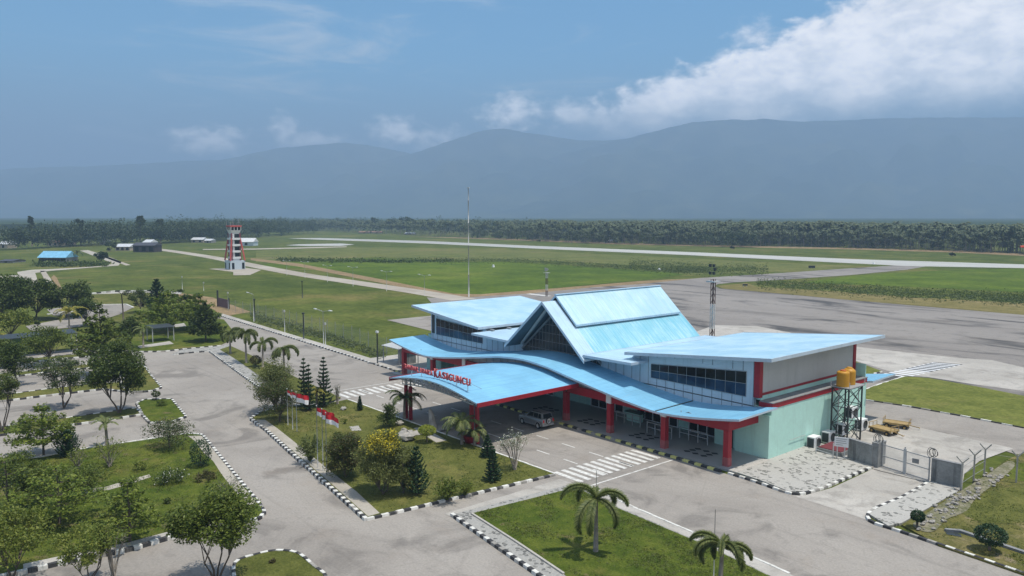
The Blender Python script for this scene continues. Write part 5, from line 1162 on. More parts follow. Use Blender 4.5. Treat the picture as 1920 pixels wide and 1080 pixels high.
# ---- upper left garden
tree('broadleaf_tree', 'dark spreading tree at the far upper left beside the pale road, nearest the yellow palm', 126, 596, 526, 56, 'dark', cb=582, ncl=40, npc=80, ls=.30)
tree('broadleaf_tree', 'dark spreading tree second from the left edge beside the pale path', 68, 600, 522, 54, 'dark', cb=586, ncl=40, npc=80, ls=.30)
tree('broadleaf_tree', 'dark spreading tree cut by the left edge below the pale path', 10, 604, 520, 54, 'dark', cb=590, ncl=40, npc=80, ls=.30)
tree('broadleaf_tree', 'yellow green bushy tree at the left edge beside the curved parking road', 22, 642, 582, 42, 'yell', cb=628, ncl=24, npc=70, ls=.22)
palm('palm with yellow drooping fronds standing by the curved parking road', 130, 620, 578, 24, 'ypalm', 12, 2.0, ll=.34, leaflets=18, lw=.09)
palm('yellow green palm half cut off by the left picture edge', -2, 665, 618, 20, 'ypalm', 10, 2.0, ll=.34, leaflets=18, lw=.08)
tree('broadleaf_tree', 'little thin tree standing in front of the curved parking road', 72, 622, 600, 11, 'dark', cb=611, ncl=10, npc=30, ls=.15)
conifer('casuarina', 'dark ragged tree rising highest behind the bright tree group', 296, 590, 522, 20, 'pine', 10, 8, lift=.7, sp=.26)
tree('broadleaf_tree', 'dark small tree left behind the bright tree group', 264, 586, 543, 28, 'dark', cb=575, ncl=18, npc=60, ls=.22)
tree('broadleaf_tree', 'dark flat topped tree behind the bright tree group on its right', 340, 592, 544, 40, 'dark', cb=572, ncl=20, npc=60, ls=.24, flat=.5)
layered('terminalia_tree', 'wide bright green tree spreading over the dark roofed carport', 318, 622, 550, 64, 'bright', cb=602, levels=5, nb=12, dens=90, ls=.22)
layered('terminalia_tree', 'bright green tree between the carport tree and the dark layered tree', 372, 617, 554, 42, 'bright', cb=598, levels=5, nb=10, dens=70, ls=.21)
layered('layered_tree', 'blue green layered conical tree on the lawn corner by the road bend', 386, 641, 566, 38, 'dark', cb=628, levels=9, nb=11, cone=1, dens=60, ls=.19, up=.2)
palm('small green palm standing in front of the pale parking bay', 269, 653, 608, 17, 'palm', 9, 2.0, ll=.36, leaflets=16, lw=.08)
o = thing('palm_stump', 'dead palm trunk with a few dry fronds on the lawn', 'palm', place(232, 606)); rng = np.random.default_rng(3); mb, V = palm_mesh(5.2, 5, 1.3, 1.2, rng, 12, .07, .3); q = bpy.data.objects.new('trunk', mb.mesh('trunk', M['bark'])); COL.objects.link(q); q.parent = o; w = npobj('fronds', V, 4, L['brown'], None); w.parent = o
bush('garden_bush', 'round dark bush on the far lawn edge by the parking road', 320, 612, 602, 12, 'dark', 240, .16)
tree('broadleaf_tree', 'dark green tree behind the yellow palm beside the curved parking road', 160, 612, 556, 26, 'dark', cb=600, ncl=22, npc=70, ls=.22)
tree('broadleaf_tree', 'mid green tree on the lawn right of the pointed car park tree', 245, 652, 596, 26, 'dark', cb=640, ncl=24, npc=80, ls=.18)
tree('broadleaf_tree', 'olive green tree at the left edge below the yellow green palm', -4, 690, 632, 34, 'mid', cb=676, ncl=22, npc=80, ls=.18)
# ---- palm strip beside the drive
fox = 'fluffy drooping palms on the strip beside the drive'
palm('fluffy palm farthest up the strip, with hanging dead fronds', 432, 665, 618, 20, 'palm', 10, 2.7, .9, 'foxtail_palm', fox, 26, .07, .32)
palm('tallest fluffy palm on the strip, second from the road bend', 462, 682, 612, 24, 'palm', 11, 2.6, .9, 'foxtail_palm', fox, 26, .07, .32)
palm('thin fluffy palm with few fronds right of the urn shaped bush', 493, 690, 634, 25, 'palm', 6, 2.7, .9, 'foxtail_palm', fox, 26, .07, .30)
palm('fluffy palm nearest the terminal, behind the olive tree', 534, 710, 642, 26, 'palm', 9, 2.7, .9, 'foxtail_palm', fox, 26, .07, .32)
bush('topiary_bush', 'urn shaped brownish clipped bush between the palms of the strip', 480, 689, 666, 11, 'brown', 900, .085, .25, shape='ball')
tree('broadleaf_tree', 'light olive green rounded tree at the end of the palm strip', 516, 772, 672, 50, 'olive', cb=762, ncl=46, npc=110, ls=.10, rc=.38)
tree('broadleaf_tree', 'dark round tree with a short trunk left of the rear flagpoles', 526, 793, 712, 42, 'brown', cb=777, ncl=40, npc=120, ls=.085, kids=('dark', 0, .55))
conifer('norfolk_pine', 'tallest dark conifer with tiered branches on the front lawn', 608, 764, 666, 19, 'pine', 13, 7)
conifer('norfolk_pine', 'dark tiered conifer left of the tallest conifer, its upper twin', 571, 764, 668, 17, 'pine', 12, 7)
conifer('norfolk_pine', 'slightly shorter tiered conifer between the other two conifers', 580, 772, 680, 14, 'pine', 11, 7)
palm('yellow green palm just behind the pair of tiered conifers', 594, 766, 700, 18, 'ypalm', 11, 2.0, ll=.34, leaflets=18, hfrac=.5)
twigs('bare_shrub', 'bare grey columnar shrub right of the tallest conifer', 633, 760, 722, 9, n=120, nst=14, ls=.05)
conifer('column_cypress', 'narrow dark cypress standing alone by the crosswalk', 675, 772, 742, 6, 'pine', 9, 6, lift=.8, sp=.06)
bush('garden_bush', 'dark rounded bush at the left front corner of the blue canopy', 731, 805, 754, 24, 'dark', 2200, .085)
palm('bushy dark palm beside the left canopy posts', 758, 788, 722, 32, 'dark', 15, 2.0, ll=.40, hfrac=.62)
bush('topiary_bush', 'yellow green ball shaped bush on a short trunk by the garden path', 801, 832, 797, 17, 'lime', 1700, .07, .6, shape='ball')
palm('dark clustered palm in front of the right canopy posts', 866, 836, 764, 33, 'palm', 18, 2.0, ll=.42, hfrac=.60)
palm('lighter clustered palm right of the dark palm by the canopy posts', 890, 838, 786, 24, 'palm', 14, 2.0, ll=.42, hfrac=.55)
conifer('small_conifer', 'small bushy conifer at the lawn edge beside the red planter', 914, 860, 814, 15, 'pine', 8, 7, sp=.08)
conifer('small_conifer', 'dark compact conifer standing free at the right of the front lawn', 924, 905, 834, 18, 'pine', 10, 8, sp=.08)
twigs('white_flower_shrub', 'sparse whitish shrub leaning at the right tip of the front lawn', 965, 884, 818, 31, 'grey', 900, 18, ls=.06, kid=('wflower', .35))
bush('low_hedge', 'low leafy plants along the right kerb of the front lawn', 838, 942, 893, 33, 'mid', 2000, .08, shape='spray')
bush('low_hedge', 'loose yellowish plants at the right kerb, beside the leafy ones', 872, 932, 896, 24, 'yell', 900, .075, shape='spray')
tree('shrub_tree', 'brownish dark round shrub left of the yellow flowering tree', 650, 898, 803, 40, 'brown', cb=900, ncl=50, npc=150, ls=.08, rc=.40, kids=('dark', 0, .4))
tree('flowering_tree', 'tree with a yellow blossoming top on the front lawn', 718, 930, 800, 50, 'olive', cb=922, ncl=62, npc=130, ls=.085, stems=3, rc=.34, kids=('flower', .58, .48))
tree('shrub_tree', 'pale olive shrub tree right of the yellow flowering tree', 756, 928, 832, 34, 'olive', cb=922, ncl=32, npc=120, ls=.075)
conifer('small_conifer', 'dark feathery conifer right of the yellow flowering tree', 781, 930, 836, 26, 'pine', 10, 8, lift=.7, sp=.085)
bush('cycad', 'spreading cycad with arching leaves at the foot of the front flag trio', 582, 870, 812, 32, 'palm', 2400, .085, shape='spray')
bush('garden_bush', 'small round green bush behind the brownish dark shrub', 634, 830, 806, 10, 'dark', 420, .07)
bush('garden_bush', 'small spiky yellow plant between the flag trios and the sculpture', 646, 797, 783, 7, 'yell', 200, .06, shape='spray')
# ---- lower right
palm('large fluffy palm in the middle of the lower right lawn', 1117, 1038, 893, 60, 'palm', 8, 2.7, .8, 'foxtail_palm', None, 64, .034, .27, .70)
palm('fluffy palm cut by the bottom edge on the lower right lawn', 1350, 1120, 990, 54, 'palm', 10, 2.6, 1.0, 'foxtail_palm', None, 64, .034, .27, .72)
bush('topiary_bush', 'small dark ball bush on a thin stem beside the stone pavement by the gate', 1720, 993, 957, 13, 'pine', 1500, .055, .4, shape='ball')
bush('topiary_bush', 'large dark ball bush on a thin stem near the lower right corner', 1856, 1037, 984, 28, 'pine', 2600, .065, .35, shape='ball')
# ------------------------------------------------------------------ masts, lamps, tower, far houses, woods, mountains, air
b = G(879, 557); o = thing('antenna_mast', 'very tall thin antenna mast with white and grey sections behind the terminal', 'mast', b); h = HT(b, 352)
for i, (z0, z1, r, m) in enumerate(((0, HT(b, 515), .17, 'galv'), (HT(b, 515), HT(b, 460), .10, 'grey'), (HT(b, 460), HT(b, 418), .12, 'galv'), (HT(b, 418), HT(b, 376), .13, 'galv'), (HT(b, 376), h, .10, 'grey'))):
    mb = MB(); mb.tube([(b[0], b[1], z0), (b[0], b[1], z1)], [r, r], 6); mb.build('mast_section', M[m], o)
mb = MB(); mb.bar((b[0] - .4, b[1], h), (b[0] + .4, b[1], h), .2); mb.build('mast_top', M['white'], o)
def lightmast(b, h, label, dbl):
    o = thing('floodlight_mast', label, 'light mast', b, 'apron floodlight masts'); s = .19; n = 16
    for i in range(4):
        z0, z1 = h * .86 * i / 4, h * .86 * (i + 1) / 4; mb = MB()
        for (x, y) in ((-s, -s), (s, -s), (s, s), (-s, s)): mb.bar((b[0] + x, b[1] + y, z0), (b[0] + x, b[1] + y, z1), .07)
        for k in range(4): zz = z0 + (z1 - z0) * k / 4; dz = (z1 - z0) / 4; mb.bar((b[0] - s, b[1] - s, zz), (b[0] + s, b[1] - s, zz + dz), .05); mb.bar((b[0] + s, b[1] + s, zz), (b[0] + s, b[1] - s, zz + dz), .05)
        mb.build('mast_section', M['paint_m%d' % ((i + (0 if dbl else 1)) % 2)], o)
    mb = MB(); mb.box(b[0] - .62, b[0] + .62, b[1] - .62, b[1] + .62, h * .835, h * .845); mb.build('service_platform', M['galv'], o)
    for (x, y, z) in ((-.26, -.3, .90), (.26, -.3, .90), (-.26, -.3, .965), (.26, -.3, .965), (0, .3, .93)): mb = MB(); mb.box(b[0] + x - .13, b[0] + x + .13, b[1] + y - .12, b[1] + y + .12, h * z, h * z + .36); mb.build('floodlight', M['dark'] if dbl else M['grey'], o)
M['paint_m0'] = paint('mast_white', (0.55, 0.55, 0.54), 0.6); M['paint_m1'] = paint('mast_rust', (0.10, 0.06, 0.05), 0.7)
lightmast((-57.3, 80.5, 0), 14.3, 'lattice floodlight mast behind the right wing roof, its lamps dark', True)
b = G(1025, 556); lightmast(b, HT(b, 503), 'lattice floodlight mast standing beyond the gable roof by the field', False)
# lamp posts
def lamp(b, h, arms, label, group, pole='galv', th=.07):
    o = thing('street_lamp', label, 'street lamp', b, group); mb = MB(); mb.tube([(b[0], b[1], 0), (b[0], b[1], h)], [th, th * .6], 8); mb.build('pole', M[pole], o)
    for s in arms:
        mb = MB(); e = (b[0] + s * 1.5, b[1] + s * .3, h + .25); mb.bar((b[0], b[1], h), e, .06); a = mb.build('arm', M[pole], o)
        mb = MB(); mb.hexa([(e[0] - .1, e[1] - .14, e[2] - .08), (e[0] + s * .8, e[1] - .14, e[2] - .02), (e[0] + s * .8, e[1] + .14, e[2] - .02), (e[0] - .1, e[1] + .14, e[2] - .08)][::s], [(e[0] - .1, e[1] - .12, e[2] + .06), (e[0] + s * .8, e[1] - .12, e[2] + .06), (e[0] + s * .8, e[1] + .12, e[2] + .06), (e[0] - .1, e[1] + .12, e[2] + .06)][::s]); mb.build('lamp_head', M['white'], a)
for (px, py, tp, arms, lab) in ((607, 652, 584, (-1, 1), 'grey street lamp with a white head reaching left, halfway along the road verge'), (476, 603, 552, (-1,), 'street lamp near the road bend with a single white head')):
    b = G(px, py); lamp(b, HT(b, tp), arms, lab, 'street lamps along the road verge')
for i, (px, py, tp) in enumerate(((796, 555, 517), (725, 546, 510), (662, 537, 502), (614, 529, 499), (572, 521, 492), (538, 516, 490))):
    b = G(px, py); lamp(b, HT(b, tp), (-1, 1), ('nearest', 'second nearest', 'third nearest', 'fourth nearest', 'fifth nearest', 'farthest')[i] + ' of the twin armed lamps beside the perimeter road', 'twin armed lamps along the perimeter road', th=.06)
for i, (px, py, tp, lab) in enumerate(((708, 683, 624, 'black post nearest the terminal on the road verge'), (569.5, 637, 589, 'black post in the middle of the road verge'), (478, 602, 563, 'black post by the road bend'), (567, 559, 529, 'short black post standing out in the green field'))):
    b = G(px, py); h = HT(b, tp); o = thing('black_post', lab, 'post', b, 'black posts along the road verge'); mb = MB(); mb.tube([(b[0], b[1], 0), (b[0], b[1], h)], [.11, .09], 8); mb.build('pole', M['dark'], o)
    mb = MB(); mb.box(b[0] - .2, b[0] + .2, b[1] - .15, b[1] + .15, h, h + .25); mb.build('lamp_box', M['dark'] if i else M['white'], o)
for i, (px, py, tp, lab) in enumerate(((534, 624, 583, 'thin grey pole with a white camera box among the verge posts'), (610.5, 652, 607, 'short grey pole with a white globe beside the verge street lamp'), (428, 580, 549, 'thin pole with a white box by the purple gate'), (382, 545, 530, 'small white pole in the field above the bright trees'), (342, 543, 519, 'white topped pole standing in the field left of the control tower shadow'))):
    b = G(px, py); h = HT(b, tp); o = thing('camera_pole', lab, 'pole', b); mb = MB(); mb.tube([(b[0], b[1], 0), (b[0], b[1], h)], [.07, .06], 6); mb.build('pole', M['galv'], o); mb = MB(); mb.box(b[0] - .13, b[0] + .13, b[1] - .13, b[1] + .13, h - .2, h + .15); mb.build('camera_box', M['galv'], o)
for (px, py, tp, lab) in ((1117, 1010, 882, 'hair thin lightning rod beside the large fluffy palm'), (1338, 1090, 955, 'hair thin lightning rod left of the bottom edge palm')):
    b = G(px, py); h = HT(b, tp); o = thing('lightning_rod', lab, 'rod', b); mb = MB(); mb.tube([(b[0], b[1], .1), (b[0], b[1], h)], [.028, .016], 6); mb.build('rod', M['grey'], o); mb = MB(); mb.lathe([(.12, 0), (.12, .1), (.04, .2)], (b[0], b[1], .1), 10); mb.build('foot', M['concrete'], o)
# mesh fence between the verge and the field
fp = [G(*p) for p in ((428, 583), (470, 590), (530, 604), (600, 622), (660, 640), (725, 664), (775, 676))]
o = thing('perimeter_fence', 'long see through wire mesh fence on thin posts behind the road verge', 'fence', fp[0]); mb = MB(); mp = MB(); PT = []
for a, b_ in zip(fp[:-1], fp[1:]):
    n = max(1, int((Vector(b_) - Vector(a)).length / 3))
    for k in range(n): PT.append(Vector(a).lerp(Vector(b_), k / n))
PT.append(Vector(fp[-1]))
for a, b_ in zip(PT[:-1], PT[1:]): mb.quad(a, b_, b_ + Vector((0, 0, 2.2)), a + Vector((0, 0, 2.2)))
mb.build('wire_mesh', M['wire'], o)
for p in PT[:80]: mp = MB(); mp.bar(p, p + Vector((0, 0, 2.5)), .055); mp.build('fence_post', M['grey'], o)
b = G(419, 577); o = thing('field_gate', 'dark purple slatted gate at the road bend', 'gate', b); mb = MB()
for k in range(16): mb.box(b[0] - 3.2 + k * .4, b[0] - 2.95 + k * .4, b[1] - .05, b[1] + .05, .1, 2.0)
mb.build('slats', paint('purple_gate_paint', (0.13, 0.085, 0.10), 0.7), o); mb = MB(); mb.box(b[0] - 3.5, b[0] - 3.25, b[1] - .15, b[1] + .15, 0, 3.6); mb.box(b[0] + 3.3, b[0] + 3.5, b[1] - .1, b[1] + .1, 0, 2.4); mb.build('gate_post', M['dark'], o)
# carports in the upper car park
def carport(p, wx, wy, h, label):
    o = thing('carport', label, 'carport', p, 'dark roofed carports'); x, y = p[0], p[1]; mb = MB(); mb.hexa([(x - wx, y - wy, h), (x, y - wy, h - .15), (x, y, h - .15), (x - wx, y, h)], [(x - wx, y - wy, h + .1), (x, y - wy, h - .05), (x, y, h - .05), (x - wx, y, h + .1)]); mb.build('roof', M['dark'], o)
    for (a, c_) in ((-.2, -.2), (-.2, -wy + .2), (-wx + .2, -.2), (-wx + .2, -wy + .2)): mb = MB(); mb.bar((x + a, y + c_, 0), (x + a, y + c_, h), .12); mb.build('post', M['galv'], o)
c_ = G(322, 640); carport((c_[0], c_[1] + .6, 0), 3.4, 3.6, 2.4, 'dark flat carport roof on posts under the bright green trees')
c_ = G(148, 660); carport((c_[0], c_[1], 0), 4.0, 14.0, 2.9, 'long dark carport roof on thin posts at the left of the upper car park')
# control tower
b = G(441, 505); HTW = HT(b, 424); o = thing('control_tower', 'white and red six storey control tower beside the perimeter road', 'control tower', b); X, Y = b[0], b[1]; sx = 1.55
mb = MB(); mb.box(X - 2.8, X + 2.8, Y - 2.8, Y + 2.8, 0, 3.4); mb.build('base_storey', M['panel'], o)
mb = MB()
for (u, w) in ((-2.4, 'x'), (1.4, 'x'), (-2.2, 'y'), (1.6, 'y')):
    if w == 'x': mb.box(X + u, X + u + .9, Y - 2.86, Y - 2.805, .3, 2.6)
    else: mb.box(X + 2.805, X + 2.86, Y + u, Y + u + .9, .3, 2.6)
mb.build('base_opening', M['glass'], o)
TT = HTW * .84; mb = MB(); mb.box(X - sx, X + sx, Y - sx, Y + sx, 3.402, TT); mb.build('shaft', M['white'], o)
RR = paint('tower_red', (0.50, 0.09, 0.08), 0.6, 0.15)
for (a, c_) in ((-1, -1), (1, -1), (1, 1), (-1, 1)): mb = MB(); mb.hexa([(X + a * 2.75 - .22, Y + c_ * 2.75 - .22, 3.41), (X + a * 2.75 + .22, Y + c_ * 2.75 - .22, 3.41), (X + a * 2.75 + .22, Y + c_ * 2.75 + .22, 3.41), (X + a * 2.75 - .22, Y + c_ * 2.75 + .22, 3.41)], [(X + a * (sx + .1) - .22, Y + c_ * (sx + .1) - .22, TT * .86), (X + a * (sx + .1) + .22, Y + c_ * (sx + .1) - .22, TT * .86), (X + a * (sx + .1) + .22, Y + c_ * (sx + .1) + .22, TT * .86), (X + a * (sx + .1) - .22, Y + c_ * (sx + .1) + .22, TT * .86)]); mb.build('raking_strut', RR, o)
TM = paint('tower_maroon', (0.22, 0.06, 0.07), 0.6)
for (a, c_) in ((-1, -1), (1, -1), (1, 1)): mb = MB(); mb.box(X + a * sx - .25, X + a * sx + .25, Y + c_ * sx - .25, Y + c_ * sx + .25, 3.405, TT - .02); mb.build('corner_pilaster', TM, o)
for k in range(4):
    z = 4.1 + k * (TT - 4.2) / 4; d_ = (TT - 4.2) / 4
    mb = MB(); mb.box(X + sx + .02, X + sx + .10, Y - .5, Y + 1.25, z + d_ * .32, z + d_ * .92); mb.build('window', M['glass'], o)
    mb = MB(); mb.box(X - 1.2, X + 1.2, Y - sx - .10, Y - sx - .02, z + d_ * .40, z + d_ * .92); mb.build('window', paint('tower_recess', (0.42, 0.42, 0.44), 0.7) if k == 0 else bpy.data.materials['tower_recess'], o)
    mb = MB(); mb.box(X - 1.5, X + 1.5, Y - sx - .55, Y - sx - .11, z, z + d_ * .30); mb.box(X + sx + .11, X + sx + .55, Y - 1.5, Y + 1.5, z, z + d_ * .30); mb.build('balcony', M['white'], o)
mb = MB(); mb.hexa([(X - sx, Y - sx, TT), (X + sx, Y - sx, TT), (X + sx, Y + sx, TT), (X - sx, Y + sx, TT)], [(X - 1.9, Y - 1.9, TT + 1.1), (X + 1.9, Y - 1.9, TT + 1.1), (X + 1.9, Y + 1.9, TT + 1.1), (X - 1.9, Y + 1.9, TT + 1.1)]); mb.build('cab_parapet', M['white'], o)
mb = MB(); mb.hexa([(X - 1.75, Y - 1.75, TT + 1.11), (X + 1.75, Y - 1.75, TT + 1.11), (X + 1.75, Y + 1.75, TT + 1.11), (X - 1.75, Y + 1.75, TT + 1.11)], [(X - 1.9, Y - 1.9, HTW - .3), (X + 1.9, Y - 1.9, HTW - .3), (X + 1.9, Y + 1.9, HTW - .3), (X - 1.9, Y + 1.9, HTW - .3)]); cb_ = mb.build('cab_glazing', M['glass'], o)
mb = MB()
for a in (-1, -.33, .33, 1):
    for (x0, y0) in ((X + a * 1.85, Y - 1.85), (X + 1.85, Y + a * 1.85)): mb.bar((x0, y0, TT + 1.1), (x0 + a * .2, y0, HTW - .3), .22)
mb.build('cab_mullion', M['white'], cb_)
mb = MB(); mb.box(X - 2.15, X + 2.15, Y - 2.15, Y + 2.15, HTW - .29, HTW + .25); mb.build('cab_roof', RR, o)
mb = MB()
for (x, y, z) in ((-2, -2, 1.8), (-.8, 0, 2.4), (.6, -1.5, 1.6), (1.8, 1.0, 2.6), (1.75, -2, 1.5)): mb.bar((X + x, Y + y, HTW + .2), (X + x, Y + y, HTW + z), .12)
mb.build('aerials', M['grey'], o)
sheet('concrete_pad', [(X - 8, Y - 7), (X + 14, Y - 6), (X + 30, Y - 12), (X + 32, Y - 7), (X + 10, Y + 6), (X - 8, Y + 6)], 0.07, 'track')
b = G(480, 497.5)
# far houses: front facing us, simple gabled blocks with openings
def house(px, py, top, half, roof, wall, label, name='house', dep=9., eave=.58, wins=3, ridge=True):
    b = G(px, py); k = PPM(b); w = half / k; h = HT(b, top); o = thing(name, label, 'house' if 'house' in name else 'building', b); o.rotation_euler = (0, 0, RZ * .93); e = h * eave
    def part(mbx, n, m, par=o): q = bpy.data.objects.new(n, mbx.mesh(n, m)); COL.objects.link(q); q.parent = par; return q
    mb = MB(); mb.box(-w * .94, w * .94, .4, dep - .4, 0, e); part(mb, 'wall', wall)
    mb = MB(); c0 = [(-w, -.2, e), (w, -.2, e), (w, dep + .2, e), (-w, dep + .2, e)]
    mb.add(c0 + [(-w, dep / 2, h), (w, dep / 2, h)], [(0, 1, 5, 4), (2, 3, 4, 5), (1, 2, 5), (3, 0, 4), (3, 2, 1, 0)]); part(mb, 'roof', roof)
    for i in range(wins):
        x = -w * .94 + (i + .5) * 2 * w * .94 / wins; mb = MB(); mb.box(x - w * .18, x + w * .18, .34, .41, e * .15, e * .8); part(mb, 'window', M['glass'])
    return o
HB = paint('blue_sheet_roof', (0.20, 0.46, 0.66), 0.5); HW = paint('pale_sheet_roof', (0.55, 0.57, 0.60), 0.5); HD = paint('dark_sheet_roof', (0.06, 0.06, 0.075), 0.6); HR = paint('rusty_sheet_roof', (0.30, 0.17, 0.12), 0.7)
WG = paint('grey_house_wall', (0.26, 0.25, 0.25), 0.8); WC = paint('cream_house_wall', (0.42, 0.36, 0.30), 0.8)
house(97, 491.5, 471.5, 28, HB, WG, 'long grey house with a bright blue sheet roof among the left fields', eave=.42, wins=5)
house(98, 461, 449, 11, HR, WC, 'pinkish house in front of the wood left of the blue roofed pair', wins=2); house(120, 460, 449.5, 9, HB, WC, 'small house with a blue roof close to the left wood edge', wins=2)
house(229, 470, 457.5, 15, HW, WC, 'low pale house with a grey roof left of the dark house', wins=3)
house(269, 473, 455, 22, HD, paint('dark_house_wall', (0.055, 0.045, 0.05), 0.8), 'dark house with a nearly black roof beside the perimeter road start', eave=.7, wins=3)
house(275, 469, 449.5, 8, HW, M['panel'], 'pale upper storey block standing just behind the dark house', 'building', eave=.75, wins=2)
house(369, 455, 445.5, 12, HW, WC, 'white roofed far house left of the control tower', wins=2); house(389, 455.5, 448, 7, HW, WG, 'small far house right next to the white roofed one', wins=1)
house(461, 461, 446.5, 15, paint('white_hangar_roof', (0.62, 0.63, 0.64), 0.5), M['panel'], 'white hangar right behind the control tower', 'hangar', eave=.5, wins=1)
house(191, 459, 448.5, 5, HW, WG, 'tiny pale house at the edge of the left wood', wins=1); house(5, 466, 452, 10, HW, WC, 'pale house cut by the left edge below the wood', wins=1)
house(683, 437.5, 433.8, 11, HR, WG, 'leftmost of the tiny rusty huts below the far tree line', 'hut', wins=1); house(706, 437.5, 433.6, 10, HR, WC, 'tiny rusty hut second from the left below the far tree line', 'hut', wins=1); house(768, 440, 436, 10, HW, WG, 'tiny grey hut below the far tree line left of the mast', 'hut', wins=1)
house(1142, 455.5, 449, 7, HW, WC, 'little pale shelter in front of the palm grove beyond the runway', 'hut', wins=1); house(10, 493, 487, 14, HD, WG, 'low dark shed at the left edge of the fields', 'shed', eave=.6, wins=1)
# runway side details
def rsign(px, py, hw, hh, label):
    b = G(px, py); k = PPM(b); o = thing('runway_sign', label, 'sign', b); w = hw / k; h = hh / k; mb = MB(); u = _R; mb.bar((b[0] - u[0] * w, b[1] - u[1] * w, .3 + h / 2), (b[0] + u[0] * w, b[1] + u[1] * w, .3 + h / 2), .3, h); mb.build('panel', M['dark'], o)
    mb = MB()
    for s in (-.7, .7): mb.bar((b[0] + u[0] * w * s, b[1] + u[1] * w * s, 0), (b[0] + u[0] * w * s, b[1] + u[1] * w * s, .35), .15)
    mb.build('foot', M['white'], o)
rsign(1522, 504, 6, 4.5, 'dark sign panel on white feet beside the runway turn off'); rsign(1397, 537.5, 4.5, 3, 'small dark sign box on the grass tip between apron and taxiway')
b = G(1925, 478); o = thing('windsock', 'orange windsock on a pole at the far right edge', 'windsock', b); h = HT(b, 461); mb = MB(); mb.tube([(b[0], b[1], 0), (b[0], b[1], h)], [.12, .1], 6); mb.build('pole', M['white'], o); e = Vector((b[0], b[1], h - .4)) - Vector(_R) * 3.6
mb = MB(); mb.tube([(b[0], b[1], h - .5), tuple(e)], [.75, .45], 12, cap=False); mb.build('sock', paint('orange_sock', (0.75, 0.09, 0.03), 0.7), o)
for i, (px, py, hw, hh, lab) in enumerate(((925, 501, 3, 5, 'small white marker standing in the bright green field'), (1236, 506, 3, 3, 'tiny white marker on the ditch edge in the field'), (1638, 495, 3, 3, 'white edge marker beside the runway turn off'))):
    b = G(px, py); k = PPM(b); w = hw / k * .7; h = hh / k; o = thing('field_marker', lab, 'marker', b); mb = MB(); mb.hexa([(b[0] - w, b[1] - w, 0), (b[0] + w, b[1] - w, 0), (b[0] + w, b[1] + w, 0), (b[0] - w, b[1] + w, 0)], [(b[0] - w * .5, b[1] - w * .5, h), (b[0] + w * .5, b[1] - w * .5, h), (b[0] + w * .5, b[1] + w * .5, h), (b[0] - w * .5, b[1] + w * .5, h)]); mb.build('marker_body', M['white'], o)
# ---- ditch scrub and rough growth (nobody could count it)
def scrub(name, line, wpx, n, hgt, leaf, ls, seed):
    rng = np.random.default_rng(seed); P = []; seg = [(line[i], line[i + 1]) for i in range(len(line) - 1)]
    for k in range(n):
        a, c_ = seg[rng.integers(len(seg))]; t = rng.uniform(); px = a[0] + (c_[0] - a[0]) * t; py = a[1] + (c_[1] - a[1]) * t + rng.normal() * wpx; b = G(px, min(max(py, 420), 1500)); m = rng.uniform(.3, 1.0) * hgt
        q = rng.normal(size=(7, 3)) * np.array([m * .8, m * .8, m * .35]); P.append(np.array([b[0], b[1], m * .45]) + q)
    V = leafquads(np.concatenate(P), ls, rng, .3); return tag(npobj(name, V, 4, L[leaf]), kind='stuff')
scrub('ditch_scrub', [(1420, 532), (1560, 541), (1700, 552), (1840, 558), (1960, 566)], 5, 3000, .4, 'scrub', .16, 1)
scrub('ditch_scrub', [(1420, 530), (1560, 536), (1750, 548), (1940, 556)], 3.5, 700, .6, 'mid', .2, 2)
scrub('ditch_scrub', [(830, 489), (960, 488), (1080, 495), (1180, 502), (1260, 508), (1330, 508)], 2.6, 2600, .4, 'scrub', .17, 3)
scrub('ditch_scrub', [(1180, 494), (1270, 500), (1340, 506), (1440, 505)], 5, 2000, .4, 'scrub', .17, 4)
scrub('ditch_scrub', [(520, 488), (600, 490), (720, 491), (850, 490)], 1.2, 700, 1.4, 'dark', .4, 5)
scrub('verge_growth', [(470, 592), (540, 612), (620, 634), (720, 668)], 5, 1300, .35, 'grey', .12, 6)
0 and scrub('verge_growth', [(160, 535), (260, 540), (340, 545), (420, 555), (520, 560)], 9, 700, .22, 'mid', .2, 7)
0 and scrub('verge_growth', [(230, 520), (330, 525), (430, 540), (560, 565), (640, 580)], 14, 600, .18, 'mid', .16, 8)
scrub('garden_undergrowth', [(30, 905), (110, 900), (200, 895)], 9, 700, .6, 'mid', .09, 9)
scrub('hedge_growth', [(70, 497), (130, 498), (200, 497)], 1.5, 400, 1.8, 'dark', .5, 10)
# ---- tufts and weeds standing in the near lawns
def inside(P, poly):
    r = np.zeros(len(P), bool); j = len(poly) - 1
    for i in range(len(poly)):
        (xi, yi), (xj, yj) = poly[i], poly[j]; c_ = ((yi > P[:, 1]) != (yj > P[:, 1])) & (P[:, 0] < (xj - xi) * (P[:, 1] - yi) / (yj - yi + 1e-12) + xi); r ^= c_; j = i
    return r
def tufts(poly, n, leaf, ls, z, seed, patch=.55):
    rng = np.random.default_rng(seed); a = np.array(poly); lo, hi = a.min(0), a.max(0); P = rng.uniform(lo, hi, (n * 3, 2)); P = P[inside(P, poly)][:n]
    f = np.sin(P[:, 0] * .9 + 2 * np.sin(P[:, 1] * .7)) * np.sin(P[:, 1] * 1.1 + 1.7 * np.sin(P[:, 0] * .5)); P = P[f * .5 + .5 + rng.normal(size=len(P)) * .2 > patch]
    q = np.concatenate([P, np.full((len(P), 1), z)], 1); q = np.repeat(q, 4, 0) + rng.normal(size=(len(q) * 4, 3)) * np.array([.07, .07, .025]); q[:, 2] = np.abs(q[:, 2] - z) + z + .01
    return tag(npobj('lawn_tufts', leafquads(q, ls, rng, .1, .35), 4, L[leaf]), kind='stuff')
i1l = gp((712, 964), (668, 922), (625, 888), (560, 834), (520, 803), (500, 788), (533, 770), (610, 762)) + [(-75.4, 40.0), (-43.4, 40.2)]
